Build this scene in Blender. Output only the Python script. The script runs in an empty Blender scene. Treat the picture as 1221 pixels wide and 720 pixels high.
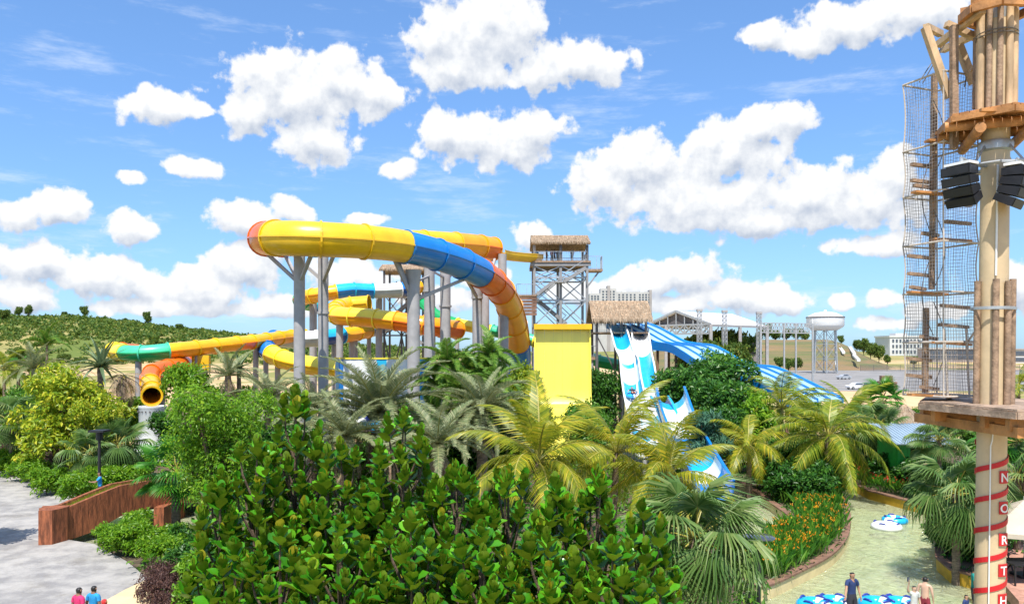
import bpy, bmesh, math, random
from mathutils import Vector, Matrix
R = math.radians
random.seed(7)
scene = bpy.context.scene
col = scene.collection

# ------------------------------------------------------------------ camera
F, HX, HY, CAMH = 950.0, 610.5, 418.0, 8.8        # focal length, centre and horizon in photo pixels, eye height in metres
cam_d = bpy.data.cameras.new('camera'); cam = bpy.data.objects.new('camera', cam_d); col.objects.link(cam)
cam.location = (0, 0, CAMH); cam.rotation_euler = (R(90), 0, 0)
cam_d.sensor_width = 36; cam_d.lens = 36*F/1221
cam_d.shift_y = (HY-360)/1221
cam_d.clip_start = 0.3; cam_d.clip_end = 9000
scene.camera = cam

# ------------------------------------------------------------------ light, sky, exposure
SUN_EL, SUN_AZ = 60, 8          # the sun stands high, behind the camera and a little to its left
sun_d = bpy.data.lights.new('sun', 'SUN'); sun = bpy.data.objects.new('sun', sun_d); col.objects.link(sun)
sun_d.energy = 4.6; sun_d.angle = R(0.55); sun_d.color = (1.0, 0.95, 0.87)
sv = Vector((-math.sin(R(SUN_AZ))*math.cos(R(SUN_EL)), -math.cos(R(SUN_AZ))*math.cos(R(SUN_EL)), math.sin(R(SUN_EL))))
sun.rotation_euler = sv.to_track_quat('Z', 'Y').to_euler(); sun.location = (0, -20, 60)
vs = scene.view_settings
vs.view_transform = 'Standard'; vs.look = 'None'; vs.exposure = 0.55; vs.gamma = 1.0; vs.use_curve_mapping = False
scene.cycles.max_bounces = 6; scene.cycles.diffuse_bounces = 2; scene.cycles.glossy_bounces = 2
scene.cycles.transmission_bounces = 3; scene.cycles.transparent_max_bounces = 8
scene.cycles.sample_clamp_indirect = 4.0; scene.cycles.caustics_reflective = False; scene.cycles.caustics_refractive = False
scene.cycles.use_denoising = True

CLOUDS = [  # centre and half-axes of each cumulus lump, in photo pixels, turned into azimuth and elevation below
 (350,112,78,50),(400,95,66,34),(312,128,50,32),(372,165,52,30),(452,108,50,24),(336,78,30,22),
 (188,130,50,20),(236,132,22,10),
 (560,42,68,42),(584,14,56,26),(545,82,60,24),(690,74,72,26),(645,88,50,20),(612,32,42,42),
 (580,166,86,32),(536,156,44,22),(642,160,40,22),
 (905,150,52,22),(944,140,30,22),(862,186,68,36),(758,198,66,36),(716,218,48,28),(830,238,120,34),(960,232,84,36),(1042,240,60,36),(1066,205,34,28),(900,262,150,20),(1040,292,62,14),
 (1025,26,92,26),(962,46,58,20),(1092,12,72,26),(908,40,22,12),
 (70,246,50,20),(18,256,32,22),(150,272,32,20),(158,210,18,9),(240,202,38,12),(298,262,50,20),(348,250,30,16),
 (44,312,70,26),(122,332,92,26),(232,344,80,26),(290,316,46,34),(24,350,60,22),(190,366,90,12),(330,366,60,14),(412,332,54,26),
 (760,338,52,22),(822,328,58,22),(872,350,58,22),(930,362,50,14),(1000,358,18,11),(1055,356,22,12),(1056,386,30,11),(1212,340,30,36),(636,284,28,20),(690,346,34,14),(482,202,22,12),(800,362,60,12),
 (520,356,50,14),(575,330,30,14),(430,262,28,8),(1110,372,40,10),
]
world = bpy.data.worlds.new('World'); scene.world = world; world.use_nodes = True
world.cycles.sampling_method = 'MANUAL'; world.cycles.sample_map_resolution = 256
def nmath(nt, op, a, b=None, c=None, clamp=False):
    n = nt.nodes.new('ShaderNodeMath'); n.operation = op; n.use_clamp = clamp
    for i, v in enumerate((a, b, c)):
        if v is None: continue
        if isinstance(v, (int, float)): n.inputs[i].default_value = v
        else: nt.links.new(v, n.inputs[i])
    return n.outputs[0]
def nvec(nt, op, a, b=None):
    n = nt.nodes.new('ShaderNodeVectorMath'); n.operation = op
    for i, v in enumerate((a, b)):
        if v is None: continue
        if isinstance(v, tuple): n.inputs[i].default_value = v
        else: nt.links.new(v, n.inputs[i])
    return n.outputs['Value'] if op == 'LENGTH' else n.outputs[0]
def smooth(nt, x, lo, hi):
    n = nt.nodes.new('ShaderNodeMapRange'); n.interpolation_type = 'SMOOTHSTEP'
    nt.links.new(x, n.inputs[0]); n.inputs[1].default_value = lo; n.inputs[2].default_value = hi
    return n.outputs[0]
def cloud_group():
    g = bpy.data.node_groups.new('cloud_density', 'ShaderNodeTree')
    g.interface.new_socket('P', in_out='INPUT', socket_type='NodeSocketVector')
    g.interface.new_socket('D', in_out='OUTPUT', socket_type='NodeSocketFloat')
    gi = g.nodes.new('NodeGroupInput'); go = g.nodes.new('NodeGroupOutput')
    P = gi.outputs[0]
    nz = g.nodes.new('ShaderNodeTexNoise'); nz.noise_dimensions = '2D'; nz.inputs['Scale'].default_value = 26; nz.inputs['Detail'].default_value = 6; nz.inputs['Roughness'].default_value = .58
    g.links.new(P, nz.inputs['Vector'])
    vo = g.nodes.new('ShaderNodeTexVoronoi'); vo.voronoi_dimensions = '2D'; vo.feature = 'SMOOTH_F1'; vo.inputs['Scale'].default_value = 34; vo.inputs['Detail'].default_value = 2; vo.inputs['Roughness'].default_value = .55
    vo.inputs['Smoothness'].default_value = .35; vo.normalize = True
    g.links.new(P, vo.inputs['Vector'])
    acc = None
    for (cx, cy, rx, ry) in CLOUDS:
        u, v = (cx-HX)/F, (HY-cy)/F
        az = math.atan(u); el = math.atan(v*math.cos(az))
        ra, re = rx/F*math.cos(az)**2, ry/F*math.cos(az)
        l = nvec(g, 'LENGTH', nvec(g, 'MULTIPLY', nvec(g, 'SUBTRACT', P, (az, el, 0)), (1/ra, 1/re, 1)))
        acc = l if acc is None else nmath(g, 'SMOOTH_MIN', acc, l, .25)
    d = nmath(g, 'SUBTRACT', 1.0, acc)
    d = nmath(g, 'MAXIMUM', d, -1.2)
    # the rest of the sky round the camera carries the same kind of scattered cumulus
    sx = g.nodes.new('ShaderNodeSeparateXYZ'); g.links.new(P, sx.inputs[0])
    aaz = nmath(g, 'ABSOLUTE', sx.outputs[0])
    n2 = g.nodes.new('ShaderNodeTexNoise'); n2.noise_dimensions = '2D'; n2.inputs['Scale'].default_value = 4.2; n2.inputs['Detail'].default_value = 3
    g.links.new(P, n2.inputs['Vector'])
    gen = nmath(g, 'MULTIPLY_ADD', n2.outputs[0], 7.0, -4.0)
    w = nmath(g, 'MAXIMUM', smooth(g, aaz, .60, .74), smooth(g, sx.outputs[1], .44, .56))
    inv = nmath(g, 'SUBTRACT', 1.0, w)
    d = nmath(g, 'ADD', nmath(g, 'MULTIPLY', d, inv), nmath(g, 'MULTIPLY', gen, w))
    f = nmath(g, 'MULTIPLY_ADD', nz.outputs[0], 1.8, -.86)
    f = nmath(g, 'ADD', f, nmath(g, 'MULTIPLY_ADD', vo.outputs['Distance'], -.9, .34))
    g.links.new(nmath(g, 'ADD', d, f), go.inputs[0])
    return g
def build_world():
    nt = world.node_tree; nt.nodes.clear()
    out = nt.nodes.new('ShaderNodeOutputWorld'); bg = nt.nodes.new('ShaderNodeBackground')
    sky = nt.nodes.new('ShaderNodeTexSky'); sky.sky_type = 'NISHITA'; sky.sun_disc = False
    sky.sun_elevation = R(SUN_EL); sky.sun_rotation = R(180+SUN_AZ)
    sky.altitude = 0; sky.air_density = 1.0; sky.dust_density = 0.5; sky.ozone_density = 3.0
    gm = nt.nodes.new('ShaderNodeGamma'); gm.inputs[1].default_value = .70; nt.links.new(sky.outputs[0], gm.inputs[0])
    hsv = nt.nodes.new('ShaderNodeMix'); hsv.data_type = 'RGBA'; hsv.blend_type = 'MULTIPLY'; hsv.inputs['Factor'].default_value = 1; hsv.inputs['B'].default_value = (1.10, 1.62, 2.3, 1)
    nt.links.new(gm.outputs[0], hsv.inputs['A'])
    tc = nt.nodes.new('ShaderNodeTexCoord'); sep = nt.nodes.new('ShaderNodeSeparateXYZ'); nt.links.new(tc.outputs['Generated'], sep.inputs[0])
    az = nmath(nt, 'ARCTAN2', sep.outputs[0], sep.outputs[1]); el = nmath(nt, 'ARCSINE', sep.outputs[2])
    cb = nt.nodes.new('ShaderNodeCombineXYZ'); nt.links.new(az, cb.inputs[0]); nt.links.new(el, cb.inputs[1])
    P = cb.outputs[0]
    grp = cloud_group()
    g1 = nt.nodes.new('ShaderNodeGroup'); g1.node_tree = grp; nt.links.new(P, g1.inputs[0])
    g2 = nt.nodes.new('ShaderNodeGroup'); g2.node_tree = grp; nt.links.new(nvec(nt, 'ADD', P, (-.004, .018, 0)), g2.inputs[0])
    D = g1.outputs[0]
    mask = smooth(nt, D, -.04, .30)
    lit = nmath(nt, 'MULTIPLY_ADD', nmath(nt, 'SUBTRACT', D, g2.outputs[0]), .85, .70, clamp=True)
    cc = nt.nodes.new('ShaderNodeMix'); cc.data_type = 'RGBA'
    cc.inputs['A'].default_value = (3.7, 4.2, 5.1, 1); cc.inputs['B'].default_value = (7.0, 7.1, 7.2, 1)
    nt.links.new(lit, cc.inputs['Factor'])
    # thin high veil
    wv = nt.nodes.new('ShaderNodeTexNoise'); wv.noise_dimensions = '2D'; wv.inputs['Scale'].default_value = 5; wv.inputs['Detail'].default_value = 6; wv.inputs['Roughness'].default_value = .65
    nt.links.new(nvec(nt, 'MULTIPLY', P, (1.0, 5.0, 1)), wv.inputs['Vector'])
    veil = nmath(nt, 'MULTIPLY', smooth(nt, wv.outputs[0], .52, .80), .42)
    m0 = nt.nodes.new('ShaderNodeMix'); m0.data_type = 'RGBA'; m0.inputs['B'].default_value = (6.6, 7.2, 8.0, 1)
    nt.links.new(veil, m0.inputs['Factor']); nt.links.new(hsv.outputs['Result'], m0.inputs['A'])
    m1 = nt.nodes.new('ShaderNodeMix'); m1.data_type = 'RGBA'
    nt.links.new(mask, m1.inputs['Factor']); nt.links.new(m0.outputs['Result'], m1.inputs['A']); nt.links.new(cc.outputs['Result'], m1.inputs['B'])
    nt.links.new(m1.outputs['Result'], bg.inputs[0]); bg.inputs[1].default_value = 0.10
    nt.links.new(bg.outputs[0], out.inputs[0])
build_world()

# ------------------------------------------------------------------ helpers
def at(px, py, d): return Vector(((px-HX)/F*d, d, CAMH-(py-HY)/F*d))
def gd(py, z=.3): return (CAMH-z)*F/(py-HY)
def gr(px, py, z=.3):
    d = gd(py, z); return Vector(((px-HX)/F*d, d, z))
def X(px, d): return (px-HX)/F*d
def Zp(py, d): return CAMH-(py-HY)/F*d
ROOT = {}
def tag(o, label=None, cat=None, group=None, kind=None):
    if label: o['label'] = label
    if cat: o['category'] = cat
    if group: o['group'] = group
    if kind: o['kind'] = kind
    return o
def thing(name, label, cat, loc=(0,0,0), group=None):
    o = bpy.data.objects.new(name, None); col.objects.link(o); o.empty_display_size = .2
    o.location = loc; ROOT[o] = Vector(loc)
    return tag(o, label, cat, group)
def link_mesh(name, me, parent=None, loc=(0,0,0), rot=None, scale=None):
    o = bpy.data.objects.new(name, me); col.objects.link(o)
    if parent: o.parent = parent
    o.location = loc
    if rot is not None: o.rotation_euler = rot
    if scale is not None: o.scale = scale
    return o
def copy_tree(o, parent=None):
    c = o.copy(); col.objects.link(c); c.parent = parent
    for ch in list(o.children): copy_tree(ch, c)
    return c
class MB:
    def __init__(s): s.v = []; s.f = []
    def add(s, vs, fs):
        b = len(s.v); s.v.extend(tuple(v) for v in vs); s.f.extend(tuple(i+b for i in f) for f in fs); return s
    def box(s, c, size, M=None):
        x, y, z = (k/2 for k in size); c = Vector(c)
        vs = [Vector((a, b, d)) for a in (-x, x) for b in (-y, y) for d in (-z, z)]
        if M is not None: vs = [M @ v for v in vs]
        return s.add([c+v for v in vs], [(0,1,3,2),(4,6,7,5),(0,4,5,1),(2,3,7,6),(0,2,6,4),(1,5,7,3)])
    def bar(s, p, q, w, h=None, up=(0,0,1)):
        p, q = Vector(p), Vector(q); h = h or w; t = (q-p).normalized(); u = Vector(up)
        if abs(t.dot(u)) > .98: u = Vector((0,1,0))
        a = t.cross(u).normalized(); b = a.cross(t)
        vs = [k + a*i*w/2 + b*j*h/2 for k in (p, q) for i, j in ((-1,-1),(1,-1),(1,1),(-1,1))]
        return s.add(vs, [(3,2,1,0),(4,5,6,7),(0,1,5,4),(1,2,6,5),(2,3,7,6),(3,0,4,7)])
    def tube(s, pts, rad, n=8, cap=True):
        pts = [Vector(p) for p in pts]; m = len(pts)
        rad = [rad]*m if isinstance(rad, (int, float)) else rad
        vs = []; ref = None
        for i, p in enumerate(pts):
            t = (pts[min(i+1, m-1)]-pts[max(i-1, 0)]).normalized()
            if ref is None: ref = Vector((1,0,0)) if abs(t.x) < .8 else Vector((0,1,0))
            a = (ref - t*ref.dot(t)).normalized(); ref = a; b = t.cross(a)
            vs += [p + (a*math.cos(k*2*math.pi/n) + b*math.sin(k*2*math.pi/n))*rad[i] for k in range(n)]
        fs = [(i*n+k, i*n+(k+1)%n, (i+1)*n+(k+1)%n, (i+1)*n+k) for i in range(m-1) for k in range(n)]
        if cap: fs += [tuple(reversed(range(n))), tuple((m-1)*n+k for k in range(n))]
        return s.add(vs, fs)
    def lathe(s, c, prof, n=24, a0=0):
        c = Vector(c); m = len(prof)
        vs = [c + Vector((r*math.cos(a0+k*2*math.pi/n), r*math.sin(a0+k*2*math.pi/n), z)) for r, z in prof for k in range(n)]
        return s.add(vs, [(i*n+k, i*n+(k+1)%n, (i+1)*n+(k+1)%n, (i+1)*n+k) for i in range(m-1) for k in range(n)])
    def prism(s, poly, z0, z1):
        n = len(poly)
        if sum(poly[i][0]*poly[(i+1)%n][1]-poly[(i+1)%n][0]*poly[i][1] for i in range(n)) < 0: poly = poly[::-1]
        vs = [(p[0], p[1], z0) for p in poly]+[(p[0], p[1], z1) for p in poly]
        return s.add(vs, [tuple(reversed(range(n))), tuple(range(n, 2*n))]+[(i, (i+1)%n, n+(i+1)%n, n+i) for i in range(n)])
    def mesh(s, name, mat, smooth=False, off=None):
        me = bpy.data.meshes.new(name)
        vs = s.v if off is None else [(v[0]-off[0], v[1]-off[1], v[2]-off[2]) for v in s.v]
        me.from_pydata(vs, [], s.f); me.update()
        if mat: me.materials.append(mat)
        if smooth:
            me.polygons.foreach_set('use_smooth', [True]*len(me.polygons))
            if smooth != 'all':
                try: me.set_sharp_from_angle(angle=R(40))
                except Exception: pass
        return me
    def build(s, name, mat, parent=None, smooth=False, kind=None):
        off = None
        if parent is not None:
            r = parent
            while r.parent: r = r.parent
            off = ROOT.get(r, Vector((0,0,0)))
        o = link_mesh(name, s.mesh(name, mat, smooth, off), parent)
        if kind: o['kind'] = kind
        return o
def catmull(pts, per=8):
    pts = [Vector(p) for p in pts]; out = []
    P = [pts[0]*2-pts[1]]+pts+[pts[-1]*2-pts[-2]]
    for i in range(1, len(P)-2):
        a, b, c, d = P[i-1:i+3]
        for k in range(per):
            t = k/per
            out.append(.5*((2*b)+(c-a)*t+(2*a-5*b+4*c-d)*t*t+(3*b-a-3*c+d)*t**3))
    return out+[pts[-1]]
def resample(path, n):
    L = [0]
    for i in range(1, len(path)): L.append(L[-1]+(path[i]-path[i-1]).length)
    out = []; j = 0
    for k in range(n+1):
        s = L[-1]*k/n
        while j < len(L)-2 and L[j+1] < s: j += 1
        t = (s-L[j])/max(1e-6, L[j+1]-L[j]); out.append(path[j].lerp(path[j+1], min(1, max(0, t))))
    return out, L[-1]

# ------------------------------------------------------------------ materials
def newmat(name):
    m = bpy.data.materials.new(name); m.use_nodes = True
    nt = m.node_tree; b = nt.nodes['Principled BSDF']; return m, nt, b
def mat(name, c, rough=.6, var=.15, scale=3.0, bump=0.0, bscale=None, metal=0, coat=0, dirt=0, stretch=None, spec=.5, c2=None):
    m, nt, b = newmat(name)
    b.inputs['Roughness'].default_value = rough; b.inputs['Metallic'].default_value = metal
    b.inputs['Coat Weight'].default_value = coat; b.inputs['Coat Roughness'].default_value = .08
    b.inputs['Specular IOR Level'].default_value = spec
    tc = nt.nodes.new('ShaderNodeTexCoord'); vec = tc.outputs['Object']
    if stretch: vec = nvec(nt, 'MULTIPLY', vec, stretch)
    nz = nt.nodes.new('ShaderNodeTexNoise'); nz.inputs['Scale'].default_value = scale; nz.inputs['Detail'].default_value = 6; nz.inputs['Roughness'].default_value = .62
    nt.links.new(vec, nz.inputs['Vector'])
    mx = nt.nodes.new('ShaderNodeMix'); mx.data_type = 'RGBA'
    lo = [k*(1-var) for k in c] if c2 is None else c2; hi = [min(1, k*(1+var)) for k in c] if c2 is None else c
    mx.inputs['A'].default_value = (*lo, 1); mx.inputs['B'].default_value = (*hi, 1)
    nt.links.new(smooth(nt, nz.outputs[0], .32, .68), mx.inputs['Factor'])
    last = mx.outputs['Result']
    if dirt:
        n3 = nt.nodes.new('ShaderNodeTexNoise'); n3.inputs['Scale'].default_value = scale*.35; n3.inputs['Detail'].default_value = 8; n3.inputs['Roughness'].default_value = .7
        nt.links.new(vec, n3.inputs['Vector'])
        m3 = nt.nodes.new('ShaderNodeMix'); m3.data_type = 'RGBA'; m3.inputs['B'].default_value = (.16, .14, .11, 1)
        nt.links.new(nmath(nt, 'MULTIPLY', smooth(nt, n3.outputs[0], .5, .8), dirt), m3.inputs['Factor']); nt.links.new(last, m3.inputs['A']); last = m3.outputs['Result']
    nt.links.new(last, b.inputs['Base Color'])
    if bump:
        n2 = nt.nodes.new('ShaderNodeTexNoise'); n2.inputs['Scale'].default_value = bscale or scale*6; n2.inputs['Detail'].default_value = 5
        nt.links.new(vec, n2.inputs['Vector'])
        bp = nt.nodes.new('ShaderNodeBump'); bp.inputs['Strength'].default_value = bump; bp.inputs['Distance'].default_value = .03
        nt.links.new(n2.outputs[0], bp.inputs['Height']); nt.links.new(bp.outputs[0], b.inputs['Normal'])
    return m
def leafmat(name, c1, c2, c3=None, trans=.35, rough=.45, back=None):
    m, nt, b = newmat(name); nt.nodes.remove(b)
    out = nt.nodes['Material Output']
    ge = nt.nodes.new('ShaderNodeNewGeometry'); oi = nt.nodes.new('ShaderNodeObjectInfo')
    f = nmath(nt, 'FRACT', nmath(nt, 'ADD', ge.outputs['Random Per Island'], nmath(nt, 'MULTIPLY', oi.outputs['Random'], .73)))
    rp = nt.nodes.new('ShaderNodeValToRGB'); nt.links.new(f, rp.inputs[0])
    e = rp.color_ramp.elements; e[0].color = (*c1, 1); e[1].color = (*(c3 or c2), 1)
    if c3: k = e.new(.72); k.color = (*c2, 1)
    c = rp.outputs[0]
    if back:
        mb = nt.nodes.new('ShaderNodeMix'); mb.data_type = 'RGBA'; mb.inputs['B'].default_value = (*back, 1)
        nt.links.new(nmath(nt, 'MULTIPLY', ge.outputs['Backfacing'], .72), mb.inputs['Factor']); nt.links.new(c, mb.inputs['A']); c = mb.outputs['Result']
    p = nt.nodes.new('ShaderNodeBsdfPrincipled'); p.inputs['Roughness'].default_value = rough; p.inputs['Specular IOR Level'].default_value = .35
    t = nt.nodes.new('ShaderNodeBsdfTranslucent')
    nt.links.new(c, p.inputs['Base Color'])
    hs = nt.nodes.new('ShaderNodeHueSaturation'); hs.inputs['Value'].default_value = 1.5; hs.inputs['Hue'].default_value = .485
    nt.links.new(c, hs.inputs['Color']); nt.links.new(hs.outputs[0], t.inputs[0])
    mx = nt.nodes.new('ShaderNodeMixShader'); mx.inputs[0].default_value = trans
    nt.links.new(p.outputs[0], mx.inputs[1]); nt.links.new(t.outputs[0], mx.inputs[2]); nt.links.new(mx.outputs[0], out.inputs[0])
    return m
M = {}
def slidecol(n, c): M[n] = mat('fibreglass_'+n, c, .34, .08, .8, coat=.22, dirt=.12)
for n, c in dict(yellow=(.80,.47,.012), lemon=(.90,.70,.04), amber=(.85,.34,.008), orange=(.78,.15,.006), blue=(.006,.19,.58), deep=(.008,.07,.32), cyan=(.015,.42,.70), teal=(.03,.42,.42),
                 green=(.01,.33,.10), mint=(.06,.52,.30), white=(.78,.80,.80), grey=(.42,.48,.48)).items(): slidecol(n, c)
M['steel'] = mat('painted_steel', (.36,.35,.35), .55, .10, 1.5, dirt=.35)
M['steel_mid'] = mat('grey_tower_steel', (.27,.27,.275), .55, .10, 1.5, dirt=.35)
M['steel_dark'] = mat('dark_steel', (.12,.11,.11), .55, .2, 2)
M['galv'] = mat('galvanised_steel', (.45,.47,.48), .45, .15, 4, metal=.6)
M['thatch'] = mat('thatch', (.36,.25,.16), .9, .45, 5, .9, 30, stretch=(1, 1, .25))
M['cream_pole'] = mat('cream_painted_pole', (.60,.46,.28), .55, .10, 1.2, .15, 12, dirt=.3)
M['red_paint'] = mat('red_paint', (.55,.012,.018), .5, .08, 4)
M['white_paint'] = mat('white_paint', (.8,.8,.78), .5, .06, 3)
M['wood_warm'] = mat('warm_timber', (.44,.20,.065), .6, .35, 2.2, .4, 14, stretch=(1, 1, 1))
M['wood_grey'] = mat('weathered_timber', (.30,.20,.13), .75, .35, 5, .5, 22)
M['wood_plank'] = mat('deck_plank', (.36,.26,.19), .75, .35, 4, .4, 25)
M['wood_pale'] = mat('pale_timber', (.55,.38,.22), .65, .30, 3, .3, 16, stretch=(1,1,.3))
M['black'] = mat('black_plastic', (.015,.015,.018), .5, .2, 6)
M['rope'] = mat('rope', (.50,.44,.38), .9, .15, 8)
M['net'] = mat('net_cord', (.36,.33,.31), .9, .15, 8)
M['trunk'] = mat('bark', (.11,.075,.05), .9, .4, 6, .8, 22)
M['palm_trunk'] = mat('palm_bark', (.22,.16,.11), .9, .4, 5, .9, 18, stretch=(1, 1, 4))
M['frond_stem'] = mat('frond_stem', (.30,.27,.05), .5, .2, 4)
M['fig'] = leafmat('fiddle_leaf', (.03,.16,.008), (.07,.29,.012), (.16,.46,.02), .25, .28, back=(.15,.19,.012))
M['fig_young'] = leafmat('young_fiddle_leaf', (.12,.32,.014), (.26,.38,.016), None, .25, .32, back=(.36,.27,.015))
M['coco'] = leafmat('coconut_leaflet', (.14,.20,.015), (.33,.35,.02), (.58,.46,.04), .35, .4)
M['coco_green'] = leafmat('green_coconut_leaflet', (.10,.18,.015), (.26,.32,.02), (.50,.44,.04), .35, .4)
M['date'] = leafmat('date_leaflet', (.13,.18,.08), (.24,.28,.13), (.40,.38,.22), .25, .5)
M['dry'] = leafmat('dry_frond', (.20,.14,.09), (.34,.25,.17), (.42,.33,.23), .2, .7)
M['fan'] = leafmat('fan_leaf', (.06,.14,.03), (.14,.24,.06), (.27,.34,.12), .3, .42)
M['fan_bright'] = leafmat('bright_fan_leaf', (.03,.16,.015), (.08,.27,.02), None, .3, .4)
M['foxtail'] = leafmat('foxtail_leaflet', (.06,.17,.02), (.16,.31,.04), (.32,.43,.08), .35, .42)
M['agave'] = leafmat('blade_leaf', (.09,.15,.07), (.17,.24,.12), None, .15, .5)
M['lf_bright'] = leafmat('bright_leaf', (.07,.20,.012), (.18,.36,.02), (.30,.46,.03), .4, .4)
M['lf_mid'] = leafmat('mid_leaf', (.04,.14,.015), (.10,.25,.02), (.19,.34,.03), .35, .42)
M['lf_dark'] = leafmat('dark_leaf', (.02,.08,.012), (.05,.17,.02), (.12,.27,.03), .3, .40)
M['lf_gold'] = leafmat('golden_leaf', (.12,.24,.015), (.34,.42,.02), (.70,.64,.06), .35, .42)
M['lf_lime'] = leafmat('lime_leaf', (.10,.20,.015), (.28,.36,.02), (.44,.46,.04), .35, .42)
M['lf_far'] = leafmat('far_leaf', (.045,.11,.018), (.12,.19,.025), (.24,.26,.045), .3, .6)
M['lf_blue'] = leafmat('bluish_leaf', (.05,.14,.08), (.11,.24,.15), None, .25, .45)
M['lf_purple'] = leafmat('purple_leaf', (.05,.028,.028), (.12,.06,.05), (.18,.10,.07), .25, .5)
M['heli'] = leafmat('heliconia_leaf', (.025,.11,.012), (.08,.24,.02), (.17,.33,.03), .35, .38)
M['flower'] = leafmat('orange_flower', (.75,.25,.01), (.85,.45,.015), None, .3, .5)
M['flower_red'] = leafmat('red_flower', (.55,.03,.02), (.75,.08,.03), None, .3, .5)
M['straw'] = leafmat('straw', (.20,.14,.09), (.33,.25,.17), (.42,.34,.25), .1, .8)
# ------------------------------------------------------------------ terrain
def interp(x, tab):
    if x <= tab[0][0]: return tab[0][1]
    for (a, b), (c, d) in zip(tab, tab[1:]):
        if x <= c: return b+(d-b)*(x-a)/(c-a)
    return tab[-1][1]
def sstep(x, a, b):
    t = min(1, max(0, (x-a)/(b-a))); return t*t*(3-2*t)
RIDGE = [(-400,40),(-60,42),(0,41),(100,38),(200,30),(300,23),(400,15),(500,9),(620,7.5),(1221,7.0),(1700,7.0)]
def tz(x, y):
    if y < 69: return -1.1
    if y < 71: return -1.1+1.35*(y-69)/2
    px = HX+F*x/max(y, 1)
    h = interp(px, RIDGE)
    z = .25+(h-.25)*sstep(y, 400, 800)**.85
    z += (h*.05)*math.sin(x*.021+y*.013)*sstep(y, 420, 600)
    if y > 1400: z -= (y-1400)*.004
    return z
def build_terrain():
    ys = [-60, 20, 69, 71, 85, 100, 130, 160, 200, 250, 300, 350]+[380+20*i for i in range(24)]+[900, 1000, 1200, 1600, 2400, 4000]
    us = [-3.0, -2.0, -1.4]+[-1.0+.05*i for i in range(41)]+[1.4, 2.0, 3.0]
    m = MB(); vs = []
    for y in ys:
        for u in us:
            x = u*max(y, 120); vs.append((x, y, tz(x, y)))
    n = len(us)
    m.add(vs, [(i*n+j, i*n+j+1, (i+1)*n+j+1, (i+1)*n+j) for i in range(len(ys)-1) for j in range(n-1)])
    mt, nt, b = newmat('open_land'); b.inputs['Roughness'].default_value = .95; b.inputs['Specular IOR Level'].default_value = .1
    tc = nt.nodes.new('ShaderNodeTexCoord'); sp = nt.nodes.new('ShaderNodeSeparateXYZ'); nt.links.new(tc.outputs['Object'], sp.inputs[0])
    def noise(s, st=(1,1,1)):
        q = nt.nodes.new('ShaderNodeTexNoise'); q.inputs['Scale'].default_value = s; q.inputs['Detail'].default_value = 8; q.inputs['Roughness'].default_value = .65
        nt.links.new(nvec(nt, 'MULTIPLY', tc.outputs['Object'], st), q.inputs['Vector']); return q.outputs[0]
    def mix(f, a, bb):
        q = nt.nodes.new('ShaderNodeMix'); q.data_type = 'RGBA'
        for k, v in (('Factor', f), ('A', a), ('B', bb)):
            if isinstance(v, tuple): q.inputs[k].default_value = (*v, 1)
            else: nt.links.new(v, q.inputs[k])
        return q.outputs['Result']
    soil = mix(noise(.06, (1, .25, 1)), (.60,.33,.15), (.66,.52,.34))
    grass = mix(noise(.05), (.13,.165,.04), (.36,.32,.12))
    far = mix(smooth(nt, noise(.03, (1, .4, 1)), .42, .60), (.33,.28,.11), (.13,.17,.04))
    g = mix(smooth(nt, noise(.018, (1, .5, 1)), .44, .55), soil, grass)
    g2 = mix(smooth(nt, nmath(nt, 'ADD', sp.outputs[2], nmath(nt, 'MULTIPLY', noise(.02), 6.0)), 3.6, 7.0), g, far)
    nt.links.new(g2, b.inputs['Base Color'])
    tag(m.build('ground', mt, None, 'all'), kind='structure')
build_terrain()

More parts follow.
